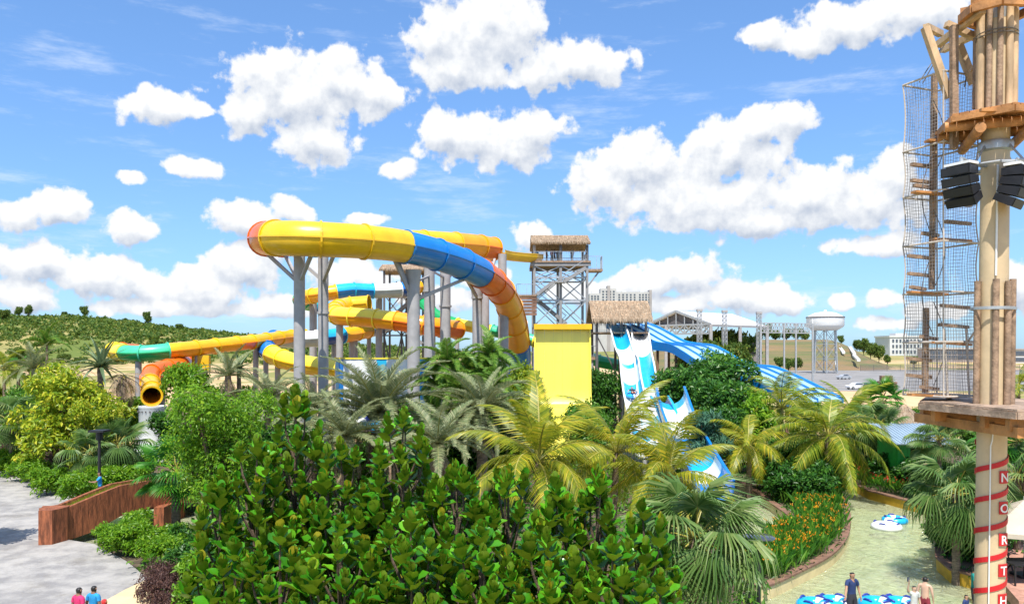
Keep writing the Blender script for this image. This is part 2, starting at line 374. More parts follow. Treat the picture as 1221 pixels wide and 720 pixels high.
# ------------------------------------------------------------------ pool floor, water, paving, beds
def water_mats():
    m, nt, b = newmat('painted_pool_floor'); b.inputs['Roughness'].default_value = .7
    tc = nt.nodes.new('ShaderNodeTexCoord')
    nz = nt.nodes.new('ShaderNodeTexNoise'); nz.inputs['Scale'].default_value = .35; nz.inputs['Detail'].default_value = 3; nz.inputs['Distortion'].default_value = .8
    nt.links.new(tc.outputs['Object'], nz.inputs['Vector'])
    q = nt.nodes.new('ShaderNodeMix'); q.data_type = 'RGBA'; q.inputs['A'].default_value = (.46,.58,.28,1); q.inputs['B'].default_value = (.78,.76,.40,1)
    nt.links.new(smooth(nt, nz.outputs[0], .38, .62), q.inputs['Factor']); nt.links.new(q.outputs['Result'], b.inputs['Base Color'])
    M['pool_floor'] = m
    m, nt, b = newmat('pool_water'); nt.nodes.remove(b); out = nt.nodes['Material Output']
    tc = nt.nodes.new('ShaderNodeTexCoord')
    n1 = nt.nodes.new('ShaderNodeTexNoise'); n1.inputs['Scale'].default_value = 2.3; n1.inputs['Detail'].default_value = 6; n1.inputs['Roughness'].default_value = .6; n1.inputs['Distortion'].default_value = 1.2
    nt.links.new(nvec(nt, 'MULTIPLY', tc.outputs['Object'], (1, .8, 1)), n1.inputs['Vector'])
    bp = nt.nodes.new('ShaderNodeBump'); bp.inputs['Strength'].default_value = 1.0; bp.inputs['Distance'].default_value = .34
    nt.links.new(n1.outputs[0], bp.inputs['Height'])
    tr = nt.nodes.new('ShaderNodeBsdfTransparent'); tr.inputs[0].default_value = (.80,.95,.80,1)
    gl = nt.nodes.new('ShaderNodeBsdfGlossy'); gl.inputs['Roughness'].default_value = .06; nt.links.new(bp.outputs[0], gl.inputs['Normal'])
    fr = nt.nodes.new('ShaderNodeFresnel'); fr.inputs[0].default_value = 1.33; nt.links.new(bp.outputs[0], fr.inputs['Normal'])
    df = nt.nodes.new('ShaderNodeBsdfDiffuse'); nt.links.new(bp.outputs[0], df.inputs['Normal']); df.inputs[0].default_value = (.80,.84,.52,1)
    m0 = nt.nodes.new('ShaderNodeMixShader'); m0.inputs[0].default_value = .48
    nt.links.new(tr.outputs[0], m0.inputs[1]); nt.links.new(df.outputs[0], m0.inputs[2])
    mx = nt.nodes.new('ShaderNodeMixShader'); nt.links.new(nmath(nt, 'MULTIPLY', fr.outputs[0], 1.0, clamp=True), mx.inputs[0])
    nt.links.new(m0.outputs[0], mx.inputs[1]); nt.links.new(gl.outputs[0], mx.inputs[2]); nt.links.new(mx.outputs[0], out.inputs[0])
    M['water'] = m
water_mats()
M['soil'] = mat('planting_soil', (.10,.075,.045), .95, .45, 2.0, .8, 9)
M['paving'] = mat('stamped_concrete', (.40,.38,.355), .8, .22, 1.1, .9, 7, c2=(.24,.23,.225), dirt=.9)
M['cream_paving'] = mat('cream_paving', (.66,.52,.30), .8, .10, 1.2, .2, 9)
M['brick_paving'] = mat('pink_paving', (.46,.24,.17), .8, .25, 3, .3, 12)
M['wall_yellow'] = mat('ochre_pool_wall', (.62,.36,.03), .55, .18, 1.5, .15, 10, dirt=.25)
M['wall_cream'] = mat('cream_pool_wall', (.72,.58,.32), .6, .10, 1.5, .1, 10, dirt=.2)
M['coping'] = mat('brown_coping', (.22,.12,.08), .75, .25, 3, .3, 14)
M['asphalt'] = mat('car_park_asphalt', (.24,.23,.22), .9, .18, .15, .2, 3)
M['bridge'] = mat('brown_rendered_stone', (.27,.085,.035), .75, .5, 3.2, 1.0, 12, stretch=(2.4, 2.4, .45))
def struct(name, mb, mt, **k): return tag(mb.build(name, mt, None, **k), kind='structure')
struct('pool_floor', MB().prism([(-70,11),(70,11),(70,68.8),(-70,68.8)], -.75, -.45), M['pool_floor'])
w = MB(); nx, ny = 60, 30
w.add([(-70+140*i/nx, 11+57.8*j/ny, 0) for j in range(ny+1) for i in range(nx+1)], [(j*(nx+1)+i, j*(nx+1)+i+1, (j+1)*(nx+1)+i+1, (j+1)*(nx+1)+i) for j in range(ny) for i in range(nx)])
struct('water', w, M['water'])
def curve2(pts, per=6):
    n = len(pts); out = []
    for i in range(n):
        a, b, c, d = (Vector(pts[(i+k) % n][:2]) for k in (-1, 0, 1, 2))
        for k in range(per):
            t = k/per; out.append(.5*((2*b)+(c-a)*t+(2*a-5*b+4*c-d)*t*t+(3*b-a-3*c+d)*t**3))
    return [(p.x, p.y) for p in out]
def P2(px, py, z=.3): p = gr(px, py, z); return (p.x, p.y)
# plaza on the left, with its far kerb
plaza = [P2(-260,548), P2(-20,541), P2(40,556), P2(84,580), P2(100,600), P2(62,640), P2(112,648), P2(150,668), P2(178,690), P2(172,720), P2(150,770), P2(-400,770)]
struct('plaza', MB().prism(plaza, -.5, .30), M['paving'])
struct('path', MB().prism([P2(178,689), P2(188,700), P2(200,730), P2(190,775), P2(60,775), P2(125,716), P2(150,702)], -.5, .304), M['cream_paving'])
# planting beds
bedB = [P2(116,646), P2(150,667), P2(179,690), P2(200,730), P2(196,800), P2(905,800), P2(908,720,.3), P2(900,670), P2(885,640), P2(870,600), P2(852,566), (10, 60), (2, 66), (-24, 66), (-22, 52), P2(262,600), P2(240,628), P2(190,638), P2(150,636)]
struct('planting_bed', MB().prism(bedB, -.5, .30), M['soil'])
bedA = [P2(-260,546), P2(-20,539), P2(40,554), P2(84,577), P2(110,588), P2(150,570), P2(175,556), (-26, 68.5), (-69, 68.5), (-69, 62)]
struct('planting_bed', MB().prism(bedA, -.5, .32), M['soil'])
def walled(name, poly, zt, wall, cope=True, wth=.22):
    o = struct(name, MB().prism(poly, -.5, zt-.08), M['soil'])
    n = len(poly); P = [Vector(p) for p in poly]
    if sum(P[i].x*P[(i+1)%n].y-P[(i+1)%n].x*P[i].y for i in range(n)) < 0: P = P[::-1]
    nor = []
    for i in range(n):
        t = (P[(i+1)%n]-P[i-1]).normalized(); nor.append(Vector((t.y, -t.x)))
    def ring(a, b, z0, z1):
        vs = []
        for i in range(n):
            for (r, z) in ((a, z0), (b, z0), (b, z1), (a, z1)): q = P[i]+nor[i]*r; vs.append((q.x, q.y, z))
        fs = []
        for i in range(n):
            j = (i+1) % n
            for k in range(4): l = (k+1) % 4; fs.append((i*4+k, j*4+k, j*4+l, i*4+l))
        return MB().add(vs, fs)
    ring(-.05, wth, -.5, zt-.07).build('retaining_wall', wall, o, True)
    if cope: ring(-.10, wth+.05, zt-.07, zt).build('coping', M['coping'], o)
    return o
I1 = curve2([P2(868,560,.4), P2(915,595,.4), P2(952,624,.4), P2(925,640,.4), P2(905,662,.4), P2(898,700,.4), P2(950,681,.4), P2(990,658,.4), P2(1007,630,.4), P2(1004,600,.4), P2(988,578,.4), P2(960,562,.4), P2(910,553,.4)], 5)
walled('flower_island', I1, .52, M['wall_cream'])
BK = [P2(968,553,.4), P2(1000,568,.4), P2(1040,587,.4), P2(1105,604,.4), P2(1128,618,.4), P2(1122,640,.4), P2(1124,668,.4), P2(1140,682,.4), P2(1170,690,.4), P2(1200,696,.4), P2(1240,720,.4), P2(1420,720,.4), (60, 40), (60, 66), (24, 66)]
walled('garden_bank', BK, .55, M['wall_yellow'])
struct('terrace', MB().prism([P2(1172,600,.6), P2(1180,640,.6), P2(1192,690,.6), P2(1215,716,.6), P2(1400,720,.6), (58, 41), (34, 48)], .2, .60), M['brick_paving'])
# far bank behind the river on the left
BL = [(-26,54),(-18,50),(-12,52),(-8,60),(-10,67),(-25,67.5)]
walled('garden_bank', BL, .5, M['wall_yellow'])
# car park and bare strip on the right
struct('car_park', MB().prism([P2(830,466), P2(1400,466), P2(1400,441), P2(840,441)], .1, .36), M['asphalt'])

# terraced hill with cut slopes
def terraced_hill():
    us = [(px, (px-HX)/F) for px in range(760, 1075, 7)]; ys = [330+3.5*i for i in range(36)]+[470, 520, 560]
    m = MB(); vs = []; n = len(us)
    for y in ys:
        for px, u in us:
            e = sstep(px, 760, 800)*(1-sstep(px, 985, 1066))
            h = 13.6*sstep(y, 336, 425); h = h*.35+.65*(math.floor(h/2.6)*2.6+2.6*sstep((h/2.6) % 1, .0, .35))
            vs.append((u*y, y, .2+h*e*(1-sstep(y, 470, 560))+random.uniform(-.12, .12)))
    m.add(vs, [(i*n+j, i*n+j+1, (i+1)*n+j+1, (i+1)*n+j) for i in range(len(ys)-1) for j in range(n-1)])
    M['hill'] = mat('terraced_slope', (.11,.13,.045), .95, .3, .5, .5, .6, c2=(.23,.15,.075), stretch=(.05, .05, 1.2))
    struct('hill', m, M['hill'])
def slope_drain(px0, py0, px1, py1, d0, d1):
    a, b = at(px0, py0, d0), at(px1, py1, d1)
    m = MB().bar(a, b, 1.3, .6); c = (b-a).cross(Vector((0,0,1))).normalized()*.55
    for s in (-1, 1): m.bar(a+c*s+Vector((0,0,.4)), b+c*s+Vector((0,0,.4)), .25, .5)
    tag(m.build('slope_drain', M['white_paint']), 'pale concrete drain running down the terraced hill', 'drain', 'drains on the terraced hill')
terraced_hill()
slope_drain(999,412,1006,421,415,378); slope_drain(1013,414,1019,423,412,376); slope_drain(1018,424,1024,430,372,348)

# ------------------------------------------------------------------ far buildings
M['bw'] = mat('white_render', (.60,.60,.59), .8, .06, .1)
M['bg'] = mat('grey_render', (.34,.31,.30), .8, .1, .1)
M['bw_far'] = mat('pale_concrete', (.47,.46,.45), .8, .08, .1)
M['bwin'] = mat('dark_glazing', (.07,.09,.12), .2, .2, .3)
M['roof_white'] = mat('white_sheet_roof', (.76,.76,.76), .5, .06, .2)
def windows(root, x0, x1, z0, z1, nx, nz, y, w, h, mt=None, dep=.5):
    me = MB().box((0,0,0), (w, dep, h)).mesh('window', mt or M['bwin'])
    sl = MB().box((0,0,0), (w*1.15, .5, h*.12)).mesh('sill', M['bw'])
    base = ROOT[root]
    for i in range(nx):
        for j in range(nz):
            o = link_mesh('window', me, root, Vector((x0+(i+.5)*(x1-x0)/nx, y-dep*.2, z0+(j+.5)*(z1-z0)/nz))-base)
def block(root, name, x0, x1, y0, y1, z0, z1, mt): return MB().box(((x0+x1)/2, (y0+y1)/2, (z0+z1)/2), (x1-x0, y1-y0, z1-z0)).build(name, mt, root)
d = 900
ap = thing('apartment_block', 'white high-rise apartment block with rows of dark windows behind the thatched roof', 'building', (X(740,d), d, 5))
for (a, b, t, mt) in ((703,716,350,'bw_far'),(716,735,344,'bw_far'),(735,760,348,'bw_far'),(760,777,348,'bw_far')):
    block(ap, 'wall', X(a,d)+.02, X(b,d)-.02, d, d+14+(a%5), 5, Zp(t,d), M[mt])
    windows(ap, X(a,d)+1, X(b,d)-1, Zp(382,d), Zp(t,d)-1.8, max(3, int((b-a)/4.2)), 11, d, 2.0, 1.5)
for (a, b) in ((724,727.5),(774,777)): block(ap, 'stair_tower', X(a,d), X(b,d), d-1.5, d+10, 5, Zp(342 if a == 724 else 347, d)+1.2, M['bg'])
for px in (709, 745, 766): block(ap, 'roof_tank', X(px,d)-2.5, X(px,d)+2.5, d+4, d+8, Zp(350,d)-2, Zp(348,d)+1.2, M['bw'])
d = 620
ob = thing('office_building', 'white four-storey office building beyond the bare ground, left of the net tower', 'building', (X(1079,d), d, -.5))
block(ob, 'wall', X(1061,d), X(1099,d), d, d+25, -.5, Zp(402,d), M['bw'])
block(ob, 'parapet', X(1060,d), X(1100,d), d-.6, d+25.6, Zp(402,d), Zp(400,d), M['bw'])
block(ob, 'roof_block', X(1071,d), X(1085,d), d+4, d+14, Zp(400,d), Zp(398,d)+.6, M['bw'])
windows(ob, X(1062,d)+.5, X(1098,d)-.5, Zp(429,d), Zp(403,d), 8, 4, d, 1.4, 2.3)
ob2 = thing('terrace_building', 'long low building with dark glazing behind the net tower', 'building', (X(1130,500), 500, 0))
block(ob2, 'wall', X(1108,500), X(1168,500), 500, 515, -.5, Zp(416,500), M['bg']); windows(ob2, X(1109,500), X(1167,500), Zp(429,500), Zp(417,500), 9, 2, 500, 3.0, 2.3)
block(ob2, 'roof', X(1107,500), X(1169,500), 499, 516, Zp(416,500), Zp(414.5,500), M['bw'])
ob3 = thing('school_building', 'pale two-storey building seen to the right of the cream pole', 'building', (X(1225,480), 480, 0))
block(ob3, 'wall', X(1203,480), X(1262,480), 480, 495, -.5, Zp(417,480), M['bw']); windows(ob3, X(1204,480), X(1261,480), Zp(432,480), Zp(418,480), 9, 2, 480, 3.2, 2.2)
block(ob3, 'roof', X(1202,480), X(1263,480), 479, 496, Zp(417,480), Zp(415.5,480), M['bg'])

# open-sided stage hall with white roof and truss towers
d0, d1 = 200, 232
st = thing('stage_hall', 'open steel-framed hall with wide white gable roof behind the striped slide', 'hall', (X(830,d0), d0, 0))
rd, pd = Vector((.77,.64,0)), Vector((.64,-.77,0))   # ridge direction and the direction across the gable
def quad_slab(name, a, b, c, e, th, mt, root):
    a, b, c, e = map(Vector, (a, b, c, e)); n = (b-a).cross(e-a).normalized()*th
    return MB().add([a,b,c,e,a+n,b+n,c+n,e+n], [(3,2,1,0),(4,5,6,7),(0,1,5,4),(1,2,6,5),(2,3,7,6),(3,0,4,7)]).build(name, mt, root)
Bv = Vector((X(806,d0), d0, Zp(371,d0))); ze, za = 15.2, Bv.z
A, C = Bv-pd*10.5, Bv+pd*10.5; A.z = C.z = ze; S = rd*24
quad_slab('roof_slope', Bv, A, A+S, Bv+S, .4, M['roof_white'], st); quad_slab('roof_slope', C, Bv, Bv+S, C+S, .4, M['roof_white'], st)
MB().bar(A+Vector((0,0,-.3)), A+S+Vector((0,0,-.3)), .5).build('eave_beam', M['steel'], st); MB().bar(C+Vector((0,0,-.3)), C+S+Vector((0,0,-.3)), .5).build('eave_beam', M['steel'], st)
g_ = MB()
for t in range(9):
    p, q = A.lerp(C, t/8), A.lerp(C, min(1, (t+1)/8)); g_.bar(p, q+Vector((0,0,-2.2)), .3); g_.bar(p+Vector((0,0,-2.2)), q, .3); g_.bar(p, p+Vector((0,0,-2.2)), .3)
    up = Vector((p.x, p.y, ze+(za-ze)*(1-abs(t/4-1)))); g_.bar(p, up, .22)
g_.bar(A, C, .4); g_.bar(A+Vector((0,0,-2.2)), C+Vector((0,0,-2.2)), .4); g_.bar(A, Bv, .5); g_.bar(Bv, C, .5)
g_.build('gable_truss', M['galv'], st)
for p in (A, C, A+S, C+S, C+S*.5, A.lerp(C,.35)): MB().bar((p.x, p.y, 0), (p.x, p.y, p.z), .7).build('post', M['steel'], st)
MB().add([A+rd*.6+Vector((0,0,-.1)), C+rd*.6+Vector((0,0,-.1)), Bv+rd*.6+Vector((0,0,-.3))], [(0,1,2)]).build('gable_infill', M['steel_dark'], st)
q = Bv+S*.9; MB().bar((q.x-pd.x*9.5, q.y-pd.y*9.5, 5.5), (q.x+pd.x*9.5, q.y+pd.y*9.5, 5.5), .4, 10.6).build('back_screen', M['bg'], st)
def truss_tower(px, pyt, d, w, label, group='truss towers by the stage hall', zb=.2):
    x = X(px, d); zt = Zp(pyt, d); t = thing('truss_tower', label, 'tower', (x, d, zb), group)
    for sx in (-1, 1):
        for sy in (-1, 1): MB().bar((x+sx*w/2, d+sy*w/2, zb), (x+sx*w/2, d+sy*w/2, zt), w*.14).build('chord', M['galv'], t)
    m = MB(); n = max(6, int((zt-zb)/w/1.0)); h = (zt-zb)/n
    for i in range(n):
        z = zb+i*h
        for sy in (-1, 1):
            m.bar((x-w/2, d+sy*w/2, z), (x+w/2, d+sy*w/2, z+h), w*.09); m.bar((x+w/2, d+sy*w/2, z), (x-w/2, d+sy*w/2, z+h), w*.09); m.bar((x-w/2, d+sy*w/2, z), (x+w/2, d+sy*w/2, z), w*.09)
    m.build('lattice', M['galv'], t)
    MB().box((x, d, zt+.2), (w*1.3, w*1.3, .5)).build('cap', M['steel'], t)
for px, pt in ((834,371),(864,372),(905,374)): truss_tower(px, pt, 190, .95, 'slender grey lattice truss tower beside the stage hall')
gt = thing('truss_gantry', 'long grey lattice gantry on thin posts running to the water tank', 'gantry', (X(940,185), 185, .2))
m = MB(); a, b = Vector((X(907,186), 186, Zp(385,186))), Vector((X(969,186), 186, Zp(386,186))); n = 14; hh = Vector((0,0,-2.2))
m.bar(a, b, .22); m.bar(a+hh, b+hh, .22)
for i in range(n): p, q = a.lerp(b, i/n), a.lerp(b, (i+1)/n); m.bar(p, q+hh, .13); m.bar(p+hh, q, .13); m.bar(p, p+hh, .13)
m.build('girder', M['galv'], gt)
for px in (907, 935, 949, 969): MB().bar((X(px,186), 186, .2), (X(px,186), 186, Zp(386,186)), .34).build('post', M['galv'], gt)
# water tank
d = 300
tk = thing('water_tank', 'round white elevated water tank on a braced steel frame', 'water tank', (X(984,d), d, .2))
cx, r = X(984,d), 21.5/F*d
MB().lathe((cx,d,0), [(.4,Zp(371,d)+.5),(.5,Zp(371.5,d)),(r*.55,Zp(373,d)),(r,Zp(378,d))], 32).build('roof', M['white_paint'], tk, 'all')
MB().lathe((cx,d,0), [(r*1.005,Zp(377.6,d)),(r*1.02,Zp(378,d)),(r*1.02,Zp(379,d)),(r,Zp(379,d))], 32).build('rim', M['steel_dark'], tk)
MB().lathe((cx,d,0), [(r*.99,Zp(378.5,d)),(r*.99,Zp(388,d)),(r*.93,Zp(390,d)),(r*.62,Zp(394,d)),(.1,Zp(394.3,d))], 32).build('drum', M['white_paint'], tk, True)
for k in range(6):
    a = k*math.pi/3+.26; MB().bar((cx+r*.68*math.cos(a), d+r*.68*math.sin(a), .2), (cx+r*.6*math.cos(a), d+r*.6*math.sin(a), Zp(392,d)), .36).build('leg', M['galv'], tk)
m = MB()
for k in range(6):
    a, b = k*math.pi/3+.26, (k+1)*math.pi/3+.26
    for i in range(3):
        z0, z1 = .4+i*(Zp(393,d)-.4)/3, .4+(i+1)*(Zp(393,d)-.4)/3
        p = lambda an, z: (cx+r*.64*math.cos(an), d+r*.64*math.sin(an), z)
        m.bar(p(a,z0), p(b,z1), .14); m.bar(p(b,z0), p(a,z1), .14); m.bar(p(a,z1), p(b,z1), .18)
m.build('brace', M['galv'], tk)
MB().bar((X(969,d-3), d-3, .2), (X(969,d-3), d-3, Zp(380,d)), .4).build('riser_pipe', M['white_paint'], tk)

# cars, crates and clutter on the car park
M['car_silver'] = mat('silver_car_paint', (.55,.57,.60), .3, .05, .5, metal=.5, coat=.6); M['car_white'] = mat('white_car_paint', (.78,.78,.78), .3, .04, .5, coat=.6)
M['car_dark'] = mat('dark_car_paint', (.05,.055,.065), .3, .1, .5, coat=.6); M['tyre'] = mat('tyre_rubber', (.02,.02,.02), .8)
def car(px, py, paint, label, rz):
    p = gr(px, py, .37); c = thing('parked_car', label, 'car', (0,0,0))
    prof = [(-2.1,.35),(-2.15,.75),(-1.9,.95),(-1.15,1.0),(-.55,1.45),(.75,1.48),(1.45,1.02),(2.0,.95),(2.15,.7),(2.1,.35)]
    n = len(prof); v = []
    for s in (-1, 1):
        for x, z in prof: v.append((x, s*(.86 if z < 1.1 else .68), z))
    MB().add(v, [tuple(range(n)), tuple(reversed(range(n, 2*n)))]+[(i, n+i, n+(i+1)%n, (i+1)%n) for i in range(n)]).build('body', paint, c)
    MB().add([(-1.0,s*.875-.0,1.02) for s in (-1,)]+[(-.5,-.75,1.40),(.7,-.75,1.42),(1.3,-.875,1.03)], [(0,1,2,3)]).build('side_window', M['bwin'], c)
    MB().add([(-1.0,.875,1.02),(-.5,.75,1.40),(.7,.75,1.42),(1.3,.875,1.03)], [(3,2,1,0)]).build('side_window', M['bwin'], c)
    for x in (-1.35, 1.35):
        for s in (-1, 1):
            w_ = MB().tube([(x, s*.7, .32), (x, s*.9, .32)], .32, 14).build('wheel', M['tyre'], c); MB().tube([(x, s*.89, .32), (x, s*.915, .32)], .18, 10).build('rim', M['galv'], w_)
    for s in (-1, 1): MB().box((-2.13, s*.6, .72), (.06, .3, .14)).build('headlight', M['white_paint'], c); MB().box((2.13, s*.6, .75), (.06, .26, .14)).build('tail_light', M['red_paint'], c)
    c.location = p; c.rotation_euler.z = rz
car(1006, 452, M['car_silver'], 'silver car driving across the open asphalt behind the palms', .35)
car(1021, 464, M['car_white'], 'white car parked among brown clutter at the asphalt edge', .2)
car(1035, 464.5, M['car_dark'], 'dark car parked next to a white car and stacked crates', 1.2)
M['crate_brown'] = mat('rusty_crate', (.22,.12,.08), .8, .3, 1.5)
cm = None
for i, (px, py, s) in enumerate(((1046,463,1.0),(1052,463,1.3),(1058,463,1.3),(1064,463,1.2),(1053,457.5,1.1),(1060,457.5,1.1),(1044,466,.8),(1100,452,1.0),(1108,452,1.0))):
    q = gr(px, 463 if py < 460 else py, .36); z = .36 if py > 460 or i > 6 else .36+1.28*1.3
    if i > 6: q = gr(px, py, .36)
    c = thing('crate', 'brown slatted cargo crate stacked at the edge of the asphalt', 'crate', (q.x, q.y, z), 'cargo crates on the asphalt')
    w_ = 1.28*s if i > 6 or py > 460 else 1.2
    for k in range(3):
        for sy in (-1, 1): MB().box((q.x, q.y+sy*w_*.48, z+w_*(.17+.33*k)), (w_, w_*.05, w_*.24)).build('slat', M['crate_brown'], c)
        for sx in (-1, 1): MB().box((q.x+sx*w_*.48, q.y, z+w_*(.17+.33*k)), (w_*.05, w_*.9, w_*.24)).build('slat', M['crate_brown'], c)
    MB().box((q.x, q.y, z+w_*.5), (w_*.86, w_*.86, w_*.98)).build('load', M['wood_grey'], c)
# dark wire fence along the far side of the car park
fn = thing('boundary_fence', 'dark wire boundary fence beyond the bare ground', 'fence', (X(1100,330), 330, .2))
for i in range(13): x = X(1026,330)+i*5.5; MB().bar((x,330,.2), (x,330,3.0), .14).build('post', M['steel_dark'], fn)
m = MB()
for z in [.4+.2*k for k in range(13)]: m.bar((X(1026,330),330,z), (X(1026,330)+66,330,z), .05)
for i in range(220): x = X(1026,330)+i*.3; m.bar((x,330,.3), (x,330,2.9), .035)
m.build('wire_mesh', M['steel_dark'], fn)
# ------------------------------------------------------------------ water slides
def frames(path):
    out = []
    for i, p in enumerate(path):
        t = (path[min(i+1, len(path)-1)]-path[max(i-1, 0)]).normalized()
        s = t.cross(Vector((0,0,1)))
        s = s.normalized() if s.length > .05 else (out[-1][1] if out else Vector((1,0,0)))
        if out and s.dot(out[-1][1]) < 0 and False: s = -s
        out.append((p, s, s.cross(t).normalized(), t))
    return out
def shell(fr, r, a0, a1, th, n=10):
    prof = [(r, a0+(a1-a0)*k/n) for k in range(n+1)]+[(r-th, a1-(a1-a0)*k/n) for k in range(n+1)]
    m = len(prof); vs = [p+s*(q*math.cos(a))+u*(q*math.sin(a)) for p, s, u, t in fr for q, a in prof]
    fs = [(i*m+k, i*m+(k+1)%m, (i+1)*m+(k+1)%m, (i+1)*m+k) for i in range(len(fr)-1) for k in range(m)]
    cap = [(j, j+1, m-2-j, m-1-j) for j in range(n)]
    fs += cap+[tuple(reversed([(len(fr)-1)*m+k for k in c])) for c in cap]
    return MB().add(vs, fs)
def flange(root, fr, r, mt, a0=0, a1=2*math.pi, w=.14, h=.10, n=24):
    p, s, u, t = fr; vs = []; full = a1-a0 > 6.2; k = n if full else n+1
    for i in range(k):
        a = a0+(a1-a0)*i/n; dr = s*math.cos(a)+u*math.sin(a)
        for q, b in ((r-.04, -w/2), (r+h, -w/2), (r+h, w/2), (r-.04, w/2)): vs.append(p+dr*q+t*b)
    fs = [(i*4+j, ((i+1)%k)*4+j, ((i+1)%k)*4+(j+1)%4, i*4+(j+1)%4) for i in range(n) for j in range(4)]
    return MB().add(vs, fs).build('flange', mt, root)
def by_index(path, sections, per=8):
    Ls = [0]
    for i in range(1, len(path)): Ls.append(Ls[-1]+(path[i]-path[i-1]).length)
    return [(Ls[min(len(path)-1, int(round(s[0]*per)))]/Ls[-1], *s[1:]) for s in sections]
def tube_slide(root, pts, r, sections, seg=3.2, pix=True, per=8, flg=True):
    path = catmull([at(*p) for p in pts] if pix else pts, per); sections = by_index(path, sections, per)
    L = sum((path[i+1]-path[i]).length for i in range(len(path)-1)); n = max(8, int(L/.55)); path, L = resample(path, n)
    fr = frames(path); prev = 0
    for (e, top, bot) in sections:
        i0, i1 = int(round(prev*n)), int(round(e*n)); prev = e
        if i1 <= i0: continue
        k = max(1, round((i1-i0)*L/n/seg)); cuts = [i0+round((i1-i0)*j/k) for j in range(k+1)]
        for a, b in zip(cuts, cuts[1:]):
            if b <= a: continue
            f = fr[a:b+1]
            up = shell(f, r, 0, math.pi, .06).build('upper_shell', M[top], root, True)
            lo = shell(f, r, math.pi, 2*math.pi, .06).build('lower_shell', M[bot], root, True)
            m = MB()
            for sg in (-1, 1):
                vs = []
                for p, s, u, t in f:
                    for q, z in ((r-.02, -.05), (r+.09, -.05), (r+.09, .05), (r-.02, .05)): vs.append(p+s*sg*q+u*z)
                m.add(vs, [(i*4+j, (i+1)*4+j, (i+1)*4+(j+1)%4, i*4+(j+1)%4) for i in range(len(f)-1) for j in range(4)])
            m.build('seam_rib', M[bot], lo)
            if flg: flange(root, fr[a], r, M[top])
    flange(root, fr[-1], r, M[sections[-1][1]])
    return fr
def trough(root, pts, r, sections, seg=3.0, span=200, pix=True, rim=None, th=.07):
    path = catmull([at(*p) for p in pts] if pix else pts, 8)
    L = sum((path[i+1]-path[i]).length for i in range(len(path)-1)); n = max(8, int(L/.5)); path, L = resample(path, n)
    fr = frames(path); prev = 0; a0, a1 = R(270-span/2), R(270+span/2)
    for (e, c) in sections:
        i0, i1 = int(round(prev*n)), int(round(e*n)); prev = e
        k = max(1, round((i1-i0)*L/n/seg)); cuts = [i0+round((i1-i0)*j/k) for j in range(k+1)]
        for a, b in zip(cuts, cuts[1:]):
            if b <= a: continue
            f = fr[a:b+1]; o = shell(f, r, a0, a1, th, 12).build('trough_section', M[c], root, True)
            m = MB()
            for aa in (a0, a1):
                vs = []
                for p, s, u, t in f:
                    c0 = p+(s*math.cos(aa)+u*math.sin(aa))*(r-.02)
                    for q, z in ((-.07, -.05), (.07, -.05), (.07, .05), (-.07, .05)): vs.append(c0+s*q+u*z)
                m.add(vs, [(i*4+j, (i+1)*4+j, (i+1)*4+(j+1)%4, i*4+(j+1)%4) for i in range(len(f)-1) for j in range(4)])
            m.build('rim', M[rim or c], o)
    return fr
def column(root, px, pyt, d, rad, collar=None, zb=.1, mt='steel'):
    p = Vector((X(px,d), d, 0)); zt = Zp(pyt, d)
    o = MB().tube([(p.x, d, zb), (p.x, d, zt)], rad, 18).build('support_column', M[mt], root, True)
    if collar:
        z = Zp(collar, d); MB().tube([(p.x, d, z-.09), (p.x, d, z+.09)], rad*1.2, 18).build('collar', M[mt], o, True)
    return Vector((p.x, d, zt))
def strut(root, a, b, w=.22, mt='steel'): return MB().bar(a, b, w, w).build('strut', M[mt], root)

# ---- the big yellow and blue tube
big = thing('tube_slide', 'huge yellow and blue tube slide curving high over grey columns and dropping in orange', 'water slide', (X(357,59), 59, .3))
bp = [0,0,(588,297,88),(560,293,85),(505,290,80),(440,290,76),(380,289,72),(338,288,68),(318,286,63.5),(321,284,59.5),(345,284,57.5),(385,285.5,57.5),(430,288,59),(475,293,61.5),(515,302,64),(550,314,67),(580,330,71),(601,352,76),(612,380,81),(617,408,85),(618,435,87),(617,470,88),(616,500,88)]
tube_slide(big, bp[2:], 1.27, [(.6,'amber','orange'),(1.4,'amber','amber'),(2.6,'yellow','amber'),(3.2,'yellow','orange'),(5,'cyan','blue'),(7.5,'orange','orange'),(11.1,'yellow','yellow'),(13.8,'blue','blue'),(14.9,'orange','orange'),(17.1,'amber','amber'),(20,'blue','blue')], 3.6)
trough(big, [(642,306,94),(625,305,92),(606,303,90),(596,301,88.5)], .75, [(1.0,'yellow')], span=210)
cols = [(357,300,60,.42,None),(385.5,300,65,.42,373),(493,322,63,.50,None),(512,316,72,.48,347),(531,322,76,.50,365),(569,340,76,.46,355),(578,345,82,.46,None),(599,303,87,.46,None),(601,372,78,.44,None)]
tops = [column(big, *c) for c in cols]
def tub(px, py, d): return at(px, py, d)
for (i, p) in ((0,(318,302,61)),(0,(338,300,66)),(0,(372,302,58)),(1,(345,300,66)),(1,(398,304,58)),(2,(470,309,61.8)),(2,(474,310,62.5)),(2,(556,332,68)),(3,(500,302,78)),(4,(552,306,83)),(5,(556,332,68.5)),(6,(590,309,86)),(7,(594,309,87)),(8,(608,384,80.5)),(8,(604,370,78))):
    a = tops[i].copy(); a.z -= 2.4 if i in (0, 1, 2) else 1.2; strut(big, a, tub(*p), .24)
strut(big, tops[0]+Vector((0,0,-.25)), tops[1]+Vector((0,0,-.25)), .16); strut(big, tops[2]+Vector((0,0,-1)), tops[3]+Vector((0,0,-1)), .16); strut(big, tops[3]+Vector((0,0,-.4)), tops[4]+Vector((0,0,-.8)), .16)
